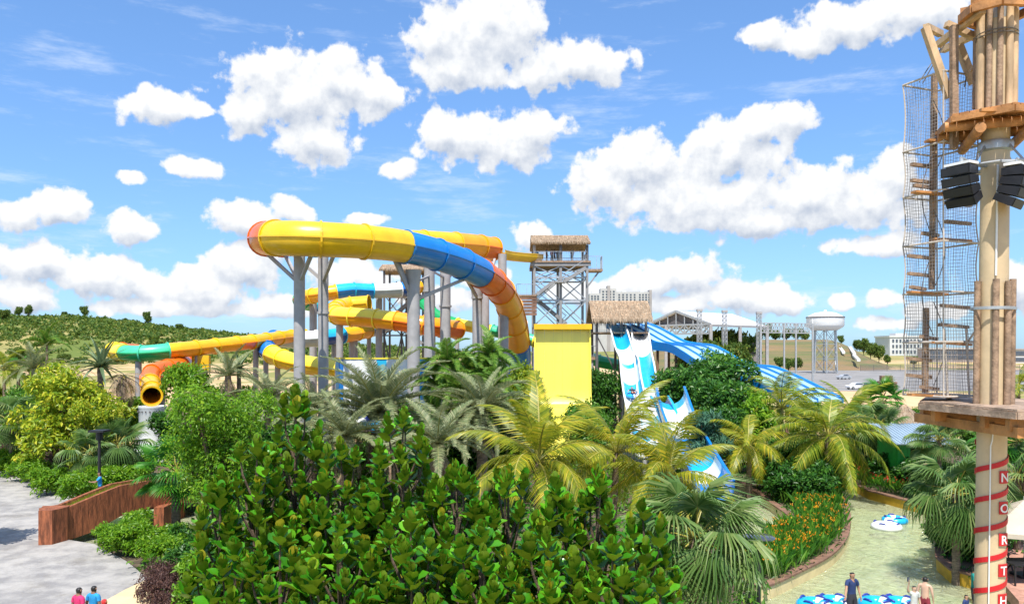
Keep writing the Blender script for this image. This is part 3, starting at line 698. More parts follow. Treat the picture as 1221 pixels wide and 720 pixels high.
for i in (2, 5):   # arched head plates on two columns
    t = tops[i]; MB().lathe((t.x, t.y, t.z), [(.47,-1.4),(.62,-.2),(.66,0),(.1,.02)], 18).build('head_plate', M['steel'], big, True)

# ---- slides behind
s2 = thing('tube_slide', 'yellow, blue and white looping tube slide starting at the small thatched tower behind the columns', 'water slide', (X(450,94), 94, .3))
tube_slide(s2, [(497,342,99),(485,344,97),(470,346,96),(445,347,95),(420,346,94),(395,349,93),(372,353,93),(359,356,96),(362,361,101),(385,366,103),(410,372,102),(440,374,100)], .86, [(.9,'yellow','amber'),(1.5,'blue','deep'),(3.1,'white','grey'),(4.9,'cyan','blue'),(7.4,'yellow','amber'),(8.6,'mint','green'),(10,'cyan','deep'),(11,'amber','orange')], 2.6)
for px, pt, d in ((373,345,96),(374,352,99),(452,352,97),(515,352,96),(420,352,96)): column(s2, px, pt, d, .40, None, .25)
for px, d in ((380,95),(410,95),(440,96),(470,97)): strut(s2, at(px, 354, d), at(px+14, 352, d), .15, 'steel_dark')
s3 = thing('tube_slide', 'yellow tube slide with orange underside passing behind the grey columns', 'water slide', (X(450,80), 80, .3))
tube_slide(s3, [(440,362,91),(415,364,91),(402,368,88),(399,374,84),(408,377,81),(440,379,80),(475,383,79),(500,387,78.5),(520,390,79),(545,393,82)], .93, [(3.6,'yellow','yellow'),(5.9,'lemon','amber'),(9,'amber','orange')], 2.4)
for px, pt, d in ((405,385,81.5),(452,388,81),(515,392,80)): column(s3, px, pt, d, .36, None, .25)
s4 = thing('tube_slide', 'slim green and yellow tube slide running low towards the yellow wall slide', 'water slide', (X(560,92), 92, .3))
tube_slide(s4, [(505,362,95),(515,372,93),(528,380,92),(545,386,91),(570,391,90),(600,397,89),(640,407,88),(690,423,86),(716,431,85),(740,436,86)], .66, [(3.1,'green','green'),(4.6,'lemon','yellow'),(6,'mint','green'),(6.8,'lemon','yellow'),(9,'mint','green')], 2.5)
for px, pt, d in ((545,391,91),(600,402,89),(655,416,87.5),(712,436,85.3)): column(s4, px, pt, d, .25, None, .25)
s5 = thing('tube_slide', 'white, blue and yellow tube slide bending round low beside two grey columns', 'water slide', (X(360,86), 86, .3))
tube_slide(s5, [(462,387,104),(447,392,100),(425,397,96),(400,401,93),(370,404,91),(345,405,89.5),(327,404,87.5),(317,410,85),(320,419,82),(335,427,79.5),(355,433,78),(385,438,77),(405,441,76),(424,446,76)], .92, [(1.5,'cyan','deep'),(2.7,'yellow','amber'),(3.8,'cyan','deep'),(6.1,'white','grey'),(8.4,'blue','deep'),(12.4,'lemon','yellow'),(13,'amber','amber')], 2.6)
for px, pt, d in ((317,420,84.5),(331,432,81),(355,442,78.5),(400,450,76.8),(398,408,93.5),(424,404,96.5),(440,400,99)): column(s5, px, pt, d, .27, None, .25)
s6 = thing('tube_slide', 'long low yellow and green tube slide ending in a round mouth above a white drum', 'water slide', (X(200,74), 74, .3))
tube_slide(s6, [(362,400,92),(340,402,88),(305,407,82),(270,411,78),(235,415,75),(205,418,73),(175,421,72),(152,421,72.5),(138,419,75),(137,417,79),(155,418,83),(185,421,84),(210,426,82),(222,431,78),(213,436,73),(192,440,70),(180,446,68),(179,456,66),(181,466,63.8),(181,472,62.0)], .72, [(2.1,'yellow','amber'),(2.6,'yellow','orange'),(5.1,'yellow','amber'),(7.2,'mint','green'),(8.5,'lemon','yellow'),(9.6,'lemon','lemon'),(12.2,'orange','amber'),(17,'orange','orange'),(19,'yellow','amber')], 2.8)
for px, pt, d in ((305,415,82),(235,424,75),(244,425,75.6),(165,429,72.2),(180,452,68),(193,446,70.3),(212,434,81)): column(s6, px, pt, d, .28, None, .25)
MB().box((X(240,75), 75, Zp(433,75)), (1.6, .5, 1.5)).build('saddle', M['yellow'], s6)
dr = thing('splash_drum', 'white cylindrical drum below the round yellow slide mouth', 'drum', (X(182,61.4), 61.4, .25))
MB().lathe((X(182,61.4),61.4,0), [(.98,.2),(.98,4.35),(1.03,4.42),(1.03,4.55),(.9,4.55),(.9,4.2),(.1,4.15)], 28).build('shell', M['white'], dr, True)
MB().lathe((X(182,61.4),61.4,0), [(1.0,.9),(1.04,.95),(1.04,1.1),(1.0,1.15)], 28).build('band', M['white_paint'], dr)
for k in range(10):
    a = -math.pi+k*.3; MB().box((X(182,61.4)+1.035*math.cos(a), 61.4+1.035*math.sin(a), 4.15), (.07,.07,.12)).build('bolt', M['steel_dark'], dr)
wb = thing('splash_pool_wall', 'low white block beside the white drum', 'wall', (X(186,60), 60, .2)); MB().box((X(184,60), 59.8, .75), (3.4, 1.0, 1.1)).build('block', M['white'], wb); MB().box((X(184,60), 59.8, 1.34), (3.6, 1.15, .1)).build('cap', M['white_paint'], wb)

# blue and white splash-down basin behind the silver palm
sb = thing('splash_basin', 'big open blue and white slide basin with yellow rim behind the silver date palm', 'slide basin', (X(455,66), 66, .25))
cx, cy = X(457,69), 69
for k in range(14):
    a, b = math.pi+.2*k+.15, math.pi+.2*(k+1)+.15
    r_ = 3.6; c = ('blue','cyan','blue','white','white','white','white','cyan','white','white','white','cyan','blue','blue')[k]; z1 = Zp(428,68); z0 = 3.4
    vs = []
    for q, an in ((r_, a), (r_, b), (r_-.12, b), (r_-.12, a)):
        for z in (z0, z1): vs.append((cx+q*math.cos(an)*1.15, cy+q*math.sin(an)*.8, z))
    MB().add(vs, [(0,2,3,1),(2,4,5,3),(4,6,7,5),(6,0,1,7),(1,3,5,7),(0,6,4,2)]).build('basin_panel', M[c], sb)
for k in range(0, 15, 2):
    an = math.pi+.15+.2*k; MB().tube([(cx+3.4*math.cos(an)*1.15, cy+3.4*math.sin(an)*.8, .2), (cx+3.4*math.cos(an)*1.15, cy+3.4*math.sin(an)*.8, 3.6)], .12, 8).build('leg', M['steel'], sb)
vs = [(cx+(3.6+.07*s)*math.cos(math.pi+.15+.1*k)*1.15, cy+(3.6+.07*s)*math.sin(math.pi+.15+.1*k)*.8, Zp(428,68)+.01+.12*t) for k in range(29) for s, t in ((-1,0),(1,0),(1,1),(-1,1))]
MB().add(vs, [(i*4+j, (i+1)*4+j, (i+1)*4+(j+1)%4, i*4+(j+1)%4) for i in range(28) for j in range(4)]).build('rim', M['lemon'], sb)

# ---- yellow wall slide
M['wall_lemon'] = mat('fibreglass_pale_lemon', (.92,.78,.09), .25, .05, .6, coat=.5, dirt=.06, stretch=(2,1,.15))
yw = thing('wall_slide', 'tall bright yellow curved wall slide standing among the palms', 'water slide', (X(670,64), 64, .3))
def yprof(t):   # arc length 0 top .. 1 bottom -> (y, z)
    zt, zb = Zp(387,66), 1.0; z = zt+(zb-zt)*t
    y = 66-.9*t if t < .55 else 66-.9*t-7.5*((t-.55)/.45)**2.2
    return y, z
x0, x1 = X(638.5,66), X(702.5,66); nw = 6; nt_ = 26
for k in range(nw):
    for j0 in range(3):
        a, b = x0+(x1-x0)*k/nw+.004, x0+(x1-x0)*(k+1)/nw-.004; lo, hi = int(nt_*j0/3), int(nt_*(j0+1)/3); vs = []; m_ = hi-lo
        for i in range(lo, hi+1):
            y, z = yprof(i/nt_)
            if i == hi and hi < nt_: z += .008
            vs += [(a,y,z),(b,y,z),(b,y+.12,z+.02),(a,y+.12,z+.02)]
        MB().add(vs, [(i*4+j, i*4+(j+1)%4, (i+1)*4+(j+1)%4, (i+1)*4+j) for i in range(m_) for j in range(4)]+[(0,3,2,1),(m_*4,m_*4+1,m_*4+2,m_*4+3)]).build('panel', M['wall_lemon'], yw, True)
for xx in (x0-.05, x1+.05):
    vs = []
    for i in range(nt_+1):
        y, z = yprof(i/nt_)
        vs += [(xx-.06,y-.28,z-.02),(xx+.06,y-.28,z-.02),(xx+.06,y+.16,z+.02),(xx-.06,y+.16,z+.02)]
    MB().add(vs, [(i*4+j, i*4+(j+1)%4, (i+1)*4+(j+1)%4, (i+1)*4+j) for i in range(nt_) for j in range(4)]+[(0,3,2,1)]).build('side_rim', M['wall_lemon'], yw)
y, z = yprof(0)
MB().box(((x0+x1)/2, y-.30, z-.02), (x1-x0+.3, .85, .10)).build('top_lip', M['yellow'], yw)
MB().box(((x0+x1)/2, y-.72, z-.20), (x1-x0+.3, .06, .40)).build('lip_panel', M['yellow'], yw)
for xx in (x0+.4, (x0+x1)/2, x1-.4):
    MB().bar((xx, 68.4, .2), (xx, 66.5, z-1.2), .3).build('prop', M['steel'], yw); MB().bar((xx, 66.25, .2), (xx, 66.25, z-.5), .26).build('post', M['steel'], yw)

# ---- thatched start tower of the blue slides, mat racer, two body slides
def thatch_roof(root, x0, x1, y0, y1, ze, zr, over=.4, n=900, th=.28, mono=False):
    xm = (y0+y1)/2
    for (ya, yb) in ((y0-over, xm+.03), (y1+over, xm-.03)):
        if mono and ya > yb: continue
        a, b, c, e = Vector((x0-over, ya, ze)), Vector((x1+over, ya, ze)), Vector((x1+over, yb, zr)), Vector((x0-over, yb, zr))
        if ya > yb: a, b, c, e = b, a, e, c
        o = quad_slab('roof_slope', a, b, c, e, th, M['thatch'], root); m = MB()
        up = (e-a).normalized(); sd = (b-a).normalized(); nrm = sd.cross(up)
        for k in range(n):
            s, t = random.random(), random.random()**1.5
            p = a.lerp(b, s)+(e-a)*t+nrm*(th+.02); l = random.uniform(.4, .9); w_ = random.uniform(.015, .04)
            q = p-up*l+nrm*random.uniform(-.06, .05)+sd*random.uniform(-.08, .08)
            if t < .12: q += Vector((0,0,-random.uniform(.05,.3)))
            m.add([p-sd*w_, p+sd*w_, q], [(0,1,2)])
        m.build('straw', M['straw'], o, kind='stuff')
def railing(root, pts, h=1.05, mt='galv', n=1):
    for a, b in zip(pts, pts[1:]):
        a, b = Vector(a), Vector(b); L = (b-a).length; m = MB()
        m.bar(a+Vector((0,0,h)), b+Vector((0,0,h)), .06); m.bar(a+Vector((0,0,.12)), b+Vector((0,0,.12)), .04)
        k = max(2, int(L/.22))
        for i in range(k+1): p = a.lerp(b, i/k); m.bar(p, p+Vector((0,0,h)), .022 if i % 5 else .055)
        m.build('railing', M[mt], root)
t2 = thing('slide_tower', 'low slide tower with thatched gable roof above the blue and white slides', 'tower', (X(738,80), 80, .3))
x0, x1, y0, y1 = X(707,80), X(769,80), 78, 83; zf = Zp(396,80)
thatch_roof(t2, x0, x1, y0, y1, Zp(384,80), Zp(363,81)+.1, .35, 1200)
for xx in (x0+.2, (x0+x1)/2, x1-.2):
    for yy in (y0+.2, y1-.2): MB().bar((xx,yy,.2), (xx,yy,Zp(381,80)), .24).build('post', M['steel_dark'], t2)
for k in range(10): MB().box(((x0+x1)/2, y0+.25+k*(y1-y0)/10, zf-.1), (x1-x0, (y1-y0)/10-.02, .16)).build('deck_plank', M['wood_grey'], t2)
MB().box((x0-1.2, 80, zf-2.6), (2.6, 2.6, .3)).build('landing', M['wood_grey'], t2)
railing(t2, [(x0-2.4,78.8,zf-2.45),(x0+.2,78.8,zf-2.45)]); railing(t2, [(x0,y0+.1,zf),(x0+1.6,y0+.1,zf)])
for xx in (x0-2.2, x0-.2): MB().bar((xx,79,.2), (xx,79,zf-2.6), .22).build('post', M['steel'], t2)
m = MB()
for a, b in (((x0+.2,y0+.2,1),(x1-.2,y0+.2,zf-.4)), ((x1-.2,y0+.2,1),(x0+.2,y0+.2,zf-.4))): m.bar(a, b, .12)
m.build('brace', M['steel_dark'], t2)
# mat racer
mr = thing('mat_racer_slide', 'wide wavy mat racer slide with pale blue lanes and blue dividers', 'water slide', (X(800,75), 75, .3))
near = [(724,385,84),(738,391,82),(752,399,80),(768,408,78.5),(785,411,77),(800,413,75),(815,421,73),(832,432,71),(850,437,69),(868,439,67.5),(885,446,66),(905,456,64),(925,467,62),(945,478,60)]
path = catmull([at(*p) for p in near], 6); path, L = resample(path, 72)
fr = [(p, Vector((.957,.29,0)), Vector((0,0,1)), None) for p in path]
def ribbon(o0, o1, z0, z1, i0=0, i1=72):
    vs = []
    for p, s, u, t in fr[i0:i1+1]: vs += [p+s*o0+u*z0, p+s*o1+u*z0, p+s*o1+u*z1, p+s*o0+u*z1]
    n = i1-i0
    return MB().add(vs, [(i*4+j, i*4+(j+1)%4, (i+1)*4+(j+1)%4, (i+1)*4+j) for i in range(n) for j in range(4)]+[(0,3,2,1),(n*4,n*4+1,n*4+2,n*4+3)])
LW = 1.12
M['lane'] = mat('pale_blue_gelcoat', (.40,.66,.74), .3, .06, .8, coat=.5, dirt=.08)
for l in range(4):
    for k in range(6): ribbon(l*LW+.07, (l+1)*LW-.03, -.1, 0 if k % 2 else .003, k*12, k*12+12).build('lane', M['lane'], mr)
for l in range(5): ribbon(l*LW-.06 if l else -.1, l*LW+.08, -.14, .16).build('divider', M['blue'], mr)
ribbon(-.16, -.10, -.55, .24).build('side_panel', M['blue'], mr); ribbon(4*LW+.08, 4*LW+.13, -.3, .2).build('side_panel', M['cyan'], mr)
for i in range(5, 72, 8):
    for o in (.3, 4.0): p = fr[i][0]+fr[i][1]*o; MB().bar((p.x,p.y,.1), (p.x,p.y,p.z-.09), .22).build('support_post', M['crate_brown'], mr)
    a, b = fr[i][0]+fr[i][1]*.3, fr[i][0]+fr[i][1]*4.0; MB().bar((a.x,a.y,a.z-.25), (b.x,b.y,b.z-.25), .2).build('cross_beam', M['steel_dark'], mr)
b1 = thing('body_slide', 'steep white and cyan open slide with a rider, dipping in waves', 'water slide', (X(755,64), 64, .3))
S1 = [(736,388,79),(739,398,77),(743,412,74),(746,420,72.5),(750,428,71),(752,445,67),(755,464,63),(759,482,59.5),(764,500,56),(767,518,53),(769,532,51)]
trough(b1, S1, .82, [(.16,'cyan'),(.27,'white'),(.31,'cyan'),(.46,'white'),(.58,'cyan'),(.82,'white'),(.92,'cyan'),(1,'white')], span=190, rim='white')
b2 = thing('body_slide', 'steep white and cyan open slide with broad straight bands and no rider', 'water slide', (X(770,64), 64, .3))
S2 = [(763,392,79),(764,402,77),(766,420,73),(769,438,69),(771,455,65.5),(773,470,62.5),(775,486,59.5),(777,500,57),(779,520,54)]
trough(b2, S2, .84, [(.22,'white'),(.52,'cyan'),(.78,'white'),(.9,'cyan'),(1,'white')], span=190, rim='white')
b3 = thing('body_slide', 'white slide chute with raised blue mouth twisting down behind the coconut palms', 'water slide', (X(815,48), 48, .3))
trough(b3, [(799,466,54),(803,480,51),(808,496,49),(815,512,47),(824,530,45),(834,548,43),(844,566,41),(852,580,39.5)], 1.0, [(.10,'cyan'),(.42,'white'),(.60,'blue'),(.74,'cyan'),(.84,'white'),(1,'blue')], span=215, rim='blue')
b4 = thing('body_slide', 'dark blue half-pipe chute curving down just left of the white chute', 'water slide', (X(788,50), 50, .3))
trough(b4, [(786,474,55),(791,482,53.5),(797,497,51.5),(802,512,49.5),(806,528,48)], .62, [(.35,'deep'),(.7,'blue'),(1,'cyan')], span=200, rim='cyan')
for root, ps in ((b1, S1[2::2]), (b2, S2[2::2]), (b3, [(803,484,51),(815,516,47),(834,552,43)]), (b4, [(792,488,53.5)])):
    for (px, py, d) in ps:
        p = at(px, py, d)
        if p.z > 1.9: MB().tube([(p.x,d,.1), (p.x,d,p.z-(.9 if root != b4 else .6))], .14, 10).build('support_post', M['steel'], root)

# ---- tall main tower
tw = thing('slide_tower', 'tall grey steel slide tower with thatched roof, stairs and people on top', 'tower', (X(668,95), 95, .3))
px0, px1, d0, d1 = 637, 700, 93, 99
x0, x1 = X(px0,d0), X(px1,d0); xm = (x0+x1)/2; zf = Zp(311,d0)
for xx in (x0, xm, x1):
    for yy in (d0, d1): MB().bar((xx,yy,.2), (xx,yy,zf), .30).build('column', M['steel_mid'], tw); MB().bar((xx,yy,zf), (xx,yy,Zp(292,d0)), .32).build('roof_post', M['steel_dark'] if xx != x0 else M['steel_mid'], tw)
thatch_roof(tw, x0, x1, d0, d1, Zp(292,d0), Zp(277,d0)-.25, .35, 1300, .35)
for k in range(12): MB().box((xm, d0-.4+.28+k*.58, zf-.12), (x1-x0+.8, .56, .2)).build('deck_plank', M['wood_grey'], tw)
for yy in (d0-.2, d1+.2): MB().box((xm, yy, zf-.42), (x1-x0+.9, .16, .4)).build('deck_beam', M['steel_mid'], tw)
railing(tw, [(x0,d0-.3,zf),(x1,d0-.3,zf)]); railing(tw, [(x0,d1+.3,zf),(x1,d1+.3,zf)]); railing(tw, [(x1,d1,zf),(x1,d0+1.5,zf)])
zl = Zp(322,d0)
MB().box((X(709,d0), d0+1, zl), (1.9, 2.2, .25)).build('landing', M['wood_grey'], tw); railing(tw, [(X(700,d0),d0-.1,zl+.1),(X(718,d0),d0-.1,zl+.1),(X(718,d0),d0+2.1,zl+.1)], 1.5)
MB().bar((X(715,d0),d0+.5,zl-.1), (x1,d0,zl-2.0), .16).build('brace', M['steel_mid'], tw)
levels = [zf-.6, Zp(331,d0), Zp(358,d0), Zp(388,d0), Zp(420,d0), .5]
for a, b in zip(levels, levels[1:]):
    for yy in (d0, d1):
        for u, v in ((x0,xm),(xm,x1)):
            for (p, q) in (((u,yy,a),(v,yy,b)), ((v,yy,a),(u,yy,b))): MB().bar(p, q, .11).build('brace', M['galv'], tw)
        MB().bar((x0,yy,b), (x1,yy,b), .18).build('tie', M['galv'], tw)
    for u in (x0, xm, x1): MB().bar((u,d0,b), (u,d1,b), .16).build('tie', M['galv'], tw)
def stairs(root, a, b, w=1.1):
    a, b = Vector(a), Vector(b); n = max(4, int(abs(a.z-b.z)/.2)); sd = Vector((0,1,0))
    for s in (0, w): MB().bar(a+sd*s, b+sd*s, .12, .38).build('stringer', M['steel_mid'], root); MB().bar(a+sd*s+Vector((0,0,1.0)), b+sd*s+Vector((0,0,1.0)), .06).build('handrail', M['galv'], root)
    m = MB()
    for i in range(n): p = a.lerp(b, (i+.5)/n); m.box((p.x, p.y+w/2, p.z), (abs(b.x-a.x)/n*1.05, w*.92, .05))
    m.build('tread_flight', M['steel_mid'], root)
dS = d0-1.25
stairs(tw, (X(699,dS),dS,Zp(319,dS)), (X(672,dS),dS,Zp(336,dS))); MB().box((X(666,dS), dS+.55, Zp(336,dS)), (1.1, 1.15, .16)).build('landing', M['steel_mid'], tw)
stairs(tw, (X(660,dS),dS,Zp(336,dS)), (X(640,dS),dS,Zp(351,dS)))
zl2 = Zp(351,dS)
for k in range(6): MB().box((X(627,d0), d0-1+.25+k*.5, zl2-.1), (2.6, .48, .16)).build('deck_plank', M['wood_grey'], tw)
for k in range(6): MB().box((X(627,d0), d0-1.02, zl2-.45-k*.36), (2.5, .06, .3)).build('side_slat', M['crate_brown'], tw)
railing(tw, [(X(616,d0),d0-1,zl2),(X(640,d0),d0-1,zl2)], 1.2); MB().bar((X(616,d0),d0,.2), (X(616,d0),d0,zl2-.1), .26).build('post', M['steel_mid'], tw)
stairs(tw, (X(640,d0),d0+.6,Zp(356,d0)), (X(676,d0),d0+.6,Zp(386,d0)), 1.3); stairs(tw, (X(676,d0),d0+2.2,Zp(386,d0)), (X(640,d0),d0+2.2,Zp(418,d0)), 1.3); stairs(tw, (X(640,d0),d0+.6,Zp(418,d0)), (X(690,d0),d0+.6,.5), 1.3)

# ---- small tower behind the columns
t3 = thing('slide_tower', 'small distant slide tower with shallow thatched roof and lattice legs behind grey columns', 'tower', (X(480,101), 101, .3))
x0, x1, y0, y1 = X(457,100), X(502,100), 99.5, 104; zf = Zp(352,100)
thatch_roof(t3, x0, x1, y0, y1, Zp(324,100), Zp(316,100), .4, 500)
for xx in (x0+.2, (x0+x1)/2, x1-.2):
    for yy in (y0, y1): MB().bar((xx,yy,.2), (xx,yy,Zp(323,100)), .24).build('post', M['steel_dark'], t3)
for k in range(8): MB().box(((x0+x1)/2, y0+.3+k*.58, zf), (x1-x0, .55, .2)).build('deck_plank', M['wood_grey'], t3)
railing(t3, [(x0,y0-.1,zf),(x1,y0-.1,zf)], 1.1, 'steel_dark')
zz = [zf, Zp(378,100), Zp(400,100), .4]
for a, b in zip(zz, zz[1:]):
    for u, v in ((x0+.2,(x0+x1)/2),((x0+x1)/2,x1-.2)):
        for p, q in (((u,y0,a),(v,y0,b)), ((v,y0,a),(u,y0,b))): MB().bar(p, q, .13).build('brace', M['steel_dark'], t3)
    MB().bar((x0,y0,b), (x1,y0,b), .18).build('tie', M['steel_dark'], t3)
stairs(t3, (X(500,100),y0-1.2,zf), (X(470,100),y0-1.2,Zp(378,100))); stairs(t3, (X(470,100),y0-1.2,Zp(384,100)), (X(505,100),y0-1.2,Zp(410,100)))
# ------------------------------------------------------------------ plants
def rv(a=1.0): return Vector((random.uniform(-a,a), random.uniform(-a,a), random.uniform(-a,a)))
def rdir():
    while True:
        v = rv()
        if .05 < v.length < 1: return v.normalized()
def leaf_tri(m, p, n, t, l, w):
    """a small folded leaf: root at p, pointing along t, facing n"""
    t = t.normalized(); s = n.cross(t)
    if s.length < 1e-3: return
    s = s.normalized(); n = t.cross(s)
    a = p+t*l*.5+s*w*.5+n*w*.18; b = p+t*l*.5-s*w*.5+n*w*.18; c = p+t*l-n*l*.12
    m.add([p, a, c, b], [(0,1,2),(0,2,3)])
def foliage(lobes, n, l, w, up=.6, droop=0.0, clump=6, spread=.35):
    m = MB(); tot = sum(a[3]*a[4]*a[5] for a in lobes)**1.0
    ws = [(a[3]*a[4]*a[5])**.8 for a in lobes]
    while n > 0:
        c = random.choices(lobes, ws)[0]; d = rdir(); k = random.uniform(.35, 1.0)**.45
        if d.z < -.35 and random.random() < .6: d.z = -d.z
        q = Vector((c[0]+d.x*k*c[3], c[1]+d.y*k*c[4], c[2]+d.z*k*c[5]))
        out = Vector((d.x, d.y, d.z+up)).normalized()
        for _ in range(clump):
            p = q+rv(spread); nn = (out+rv(.75)).normalized(); t = rdir(); t = (t-nn*t.dot(nn))
            t = t+out*.3+Vector((0,0,-droop)); s = random.uniform(.7, 1.25)
            if t.length > .05: leaf_tri(m, p, nn, t, l*s, w*s)
        n -= clump
    return m
def make_lobes(w, h, z0, k, seed, sm=1.0):
    random.seed(seed); out = [(0, 0, z0+h*.5, w*.30, w*.30, h*.38)]
    for i in range(k):
        a = i*2.399+random.uniform(-.4,.4); rr = w*.5*random.uniform(.35,.72+(1-sm)*.3); z = z0+h*random.uniform(.25-(1-sm)*.3,.82+(1-sm)*.2)
        s = w*random.uniform(.16,.26)*sm; out.append((rr*math.cos(a), rr*math.sin(a), z, s, s, s*random.uniform(.65,.95)))
    return out
TREES = {}
def tree_proto(key, w, h, z0, k, nl, l, lw, mt, seed, up=.6, droop=0, clump=6, spread=.3, trunk=.14, sm=1.0):
    lob = make_lobes(w, h, z0, k, seed, sm)
    cr = foliage(lob, nl, l, lw, up, droop, clump, spread).mesh('crown', M[mt])
    m = MB(); m.tube([(0,0,-.3),(.04,.02,z0*.5),(0,.03,z0),(0,0,z0+h*.5)], [trunk*1.3,trunk,trunk*.85,trunk*.4], 8)
    for c in lob[1:]: m.tube([(0,0,z0*.8+random.uniform(0,h*.25)),(c[0]*.5,c[1]*.5,(z0+c[2])*.52),(c[0],c[1],c[2])], [trunk*.6,trunk*.4,trunk*.12], 5)
    TREES[key] = (cr, m.mesh('trunk', M['trunk'], True), h+z0)
def tree(key, name, label, cat, x, y, z, s=1.0, sz=None, rz=0, group=None):
    cr, tr, h = TREES[key]
    t = thing(name, label, cat, (x, y, z), group); t.scale = (s, s, sz or s); t.rotation_euler.z = rz
    link_mesh('crown', cr, t); link_mesh('trunk', tr, t); return t
tree_proto('bright', 4.4, 6.0, 1.2, 22, 16000, .17, .07, 'lf_bright', 11, .7, .35, 7, .16)
tree_proto('gold', 6.2, 5.2, .9, 30, 9500, .32, .14, 'lf_gold', 12, .7, .2, 8, .22, sm=.62)
tree_proto('dark', 5.0, 6.0, 1.4, 16, 8000, .36, .19, 'lf_dark', 13, .6, .1, 6, .30)
tree_proto('mid', 5.0, 5.6, 1.2, 16, 8000, .34, .17, 'lf_mid', 14, .6, .1, 6, .28)
tree_proto('mid2', 4.6, 5.2, 1.2, 13, 7000, .32, .16, 'lf_bright', 15, .7, .1, 6, .26)
tree_proto('lime', 3.4, 6.0, 1.0, 14, 6000, .30, .15, 'lf_lime', 16, .7, .1, 6, .2)
tree_proto('blue', 2.6, 4.6, .6, 9, 3000, .42, .13, 'lf_blue', 17, 1.2, -.3, 6, .2)
tree_proto('far', 9.0, 10.0, 2.0, 12, 2600, 1.1, .7, 'lf_far', 18, .6, 0, 5, .7, .3)
tree_proto('far2', 12.0, 9.0, 1.5, 16, 3400, 1.1, .7, 'lf_far', 19, .6, 0, 5, .7, .3)
tree_proto('shrub', 2.2, 1.7, .1, 9, 2600, .26, .10, 'lf_bright', 20, .9, 0, 6, .14, .04)
tree_proto('shrub_dark', 2.4, 1.9, .1, 9, 2600, .28, .12, 'lf_dark', 21, .9, 0, 6, .14, .04)
tree_proto('hedge', 2.6, .9, .05, 8, 2400, .16, .07, 'lf_purple', 22, .9, 0, 6, .12, .03)

# feather palms: each frond is a part
def frond_mesh(name, L, up0, bend, nl, ll, lw, mt, vee=.5, hang=.35, twist=0.0, stem=.03, seed=1, bare=.14):
    random.seed(seed); m = MB(); st = MB(); pts = []; a = up0; p = Vector((0,0,0)); n = 14
    for i in range(n+1):
        pts.append(p.copy()); p = p+Vector((math.cos(a), 0, math.sin(a)))*L/n; a -= bend/n*(1+.6*i/n)
    for i in range(n):
        r0, r1 = stem*(1-.85*i/n), stem*(1-.85*(i+1)/n)
        for q0, q1 in (((0,1),(0,-1)),):
            pass
        s = Vector((0,1,0)); t = (pts[i+1]-pts[i]).normalized(); u = s.cross(t)*-1
        st.add([pts[i]-s*r0, pts[i]+s*r0, pts[i]-u*r0*1.1, pts[i+1]-s*r1, pts[i+1]+s*r1, pts[i+1]-u*r1*1.1], [(0,1,4,3),(1,2,5,4),(2,0,3,5)])
    for k in range(nl):
        f = bare+(1-bare)*(k+.5)/nl; x = f*n; i = min(n-1, int(x)); p = pts[i].lerp(pts[i+1], x-i); t = (pts[i+1]-pts[i]).normalized(); u = Vector((0,1,0)).cross(t)*-1
        env = min(1, .35+(f-bare)*4.0)*(1-.72*max(0, f-.45)/.55)
        for sg in (-1, 1):
            l = ll*env*random.uniform(.85, 1.12); s = Vector((0,sg,0))
            d = (s*.86+t*(.35+.55*f)+u*vee*random.uniform(.5, 1.3)).normalized()
            q1 = p+d*l*.5+Vector((0,0,-hang*l*.16)); q2 = p+d*l*.93+Vector((0,0,-hang*l*random.uniform(.55, .95)))
            w = t*lw*.5
            m.add([p-w*.6, p+w*.6, q1+w, q1-w, q2], [(0,1,2,3),(3,2,4)] if sg > 0 else [(3,2,1,0),(4,2,3)])
    me = m.mesh(name, M[mt]); me2 = st.mesh(name+'_stem', M['frond_stem'], True); return me, me2
def fan_mesh(name, pl, R0, nseg, mt, a0=0.0, droop=.5, seed=1, spanA=300, split=.45):
    random.seed(seed); m = MB(); st = MB()
    st.tube([(0,0,0),(pl*.5,0,pl*.12*(1 if a0 >= 0 else 1)),(pl,0,pl*.1)], [.028,.02,.014], 5)
    c = Vector((pl,0,pl*.1))
    for k in range(nseg):
        a = R(-spanA/2+spanA*(k+.5)/nseg); da = R(spanA/nseg)*.5; l = R0*(.78+.22*math.cos(a*.5))*random.uniform(.93, 1.05)
        def pt(an, r, z): return c+Vector((math.cos(an)*r, math.sin(an)*r, z))
        h = .05*R0; dz = droop*l*random.uniform(.7, 1.2)
        r1 = l*split; r2 = l*.78
        m.add([c, pt(a-da, r1, -.0), pt(a, r1, h), pt(a+da, r1, 0), pt(a-da*.45, r2, -dz*.35), pt(a+da*.45, r2, -dz*.35), pt(a, r2, h*.4-dz*.33), pt(a, l*.97, -dz)],
              [(0,1,2),(0,2,3),(1,4,6,2),(2,6,5,3),(4,7,6),(6,7,5)])
    return m.mesh(name, M[mt]), st.mesh(name+'_stem', M['frond_stem'], True)
PALMS = {}
def trunk_mesh(h, r0, r1, lean=.0, n=10, mt='palm_trunk'):
    m = MB(); pts = []; rad = []
    for i in range(n*2+1):
        t = i/(n*2); pts.append((lean*t*t, 0, -.35+t*(h+.35))); rad.append((r0+(r1-r0)*t)*(1.08 if i % 2 else .94))
    m.tube(pts, rad, 9); return m.mesh('trunk', M[mt], True)
def palm_proto(key, fronds, h, r0, r1, lean=0.0):
    PALMS[key] = (fronds, trunk_mesh(h, r0, r1, lean), h, lean)
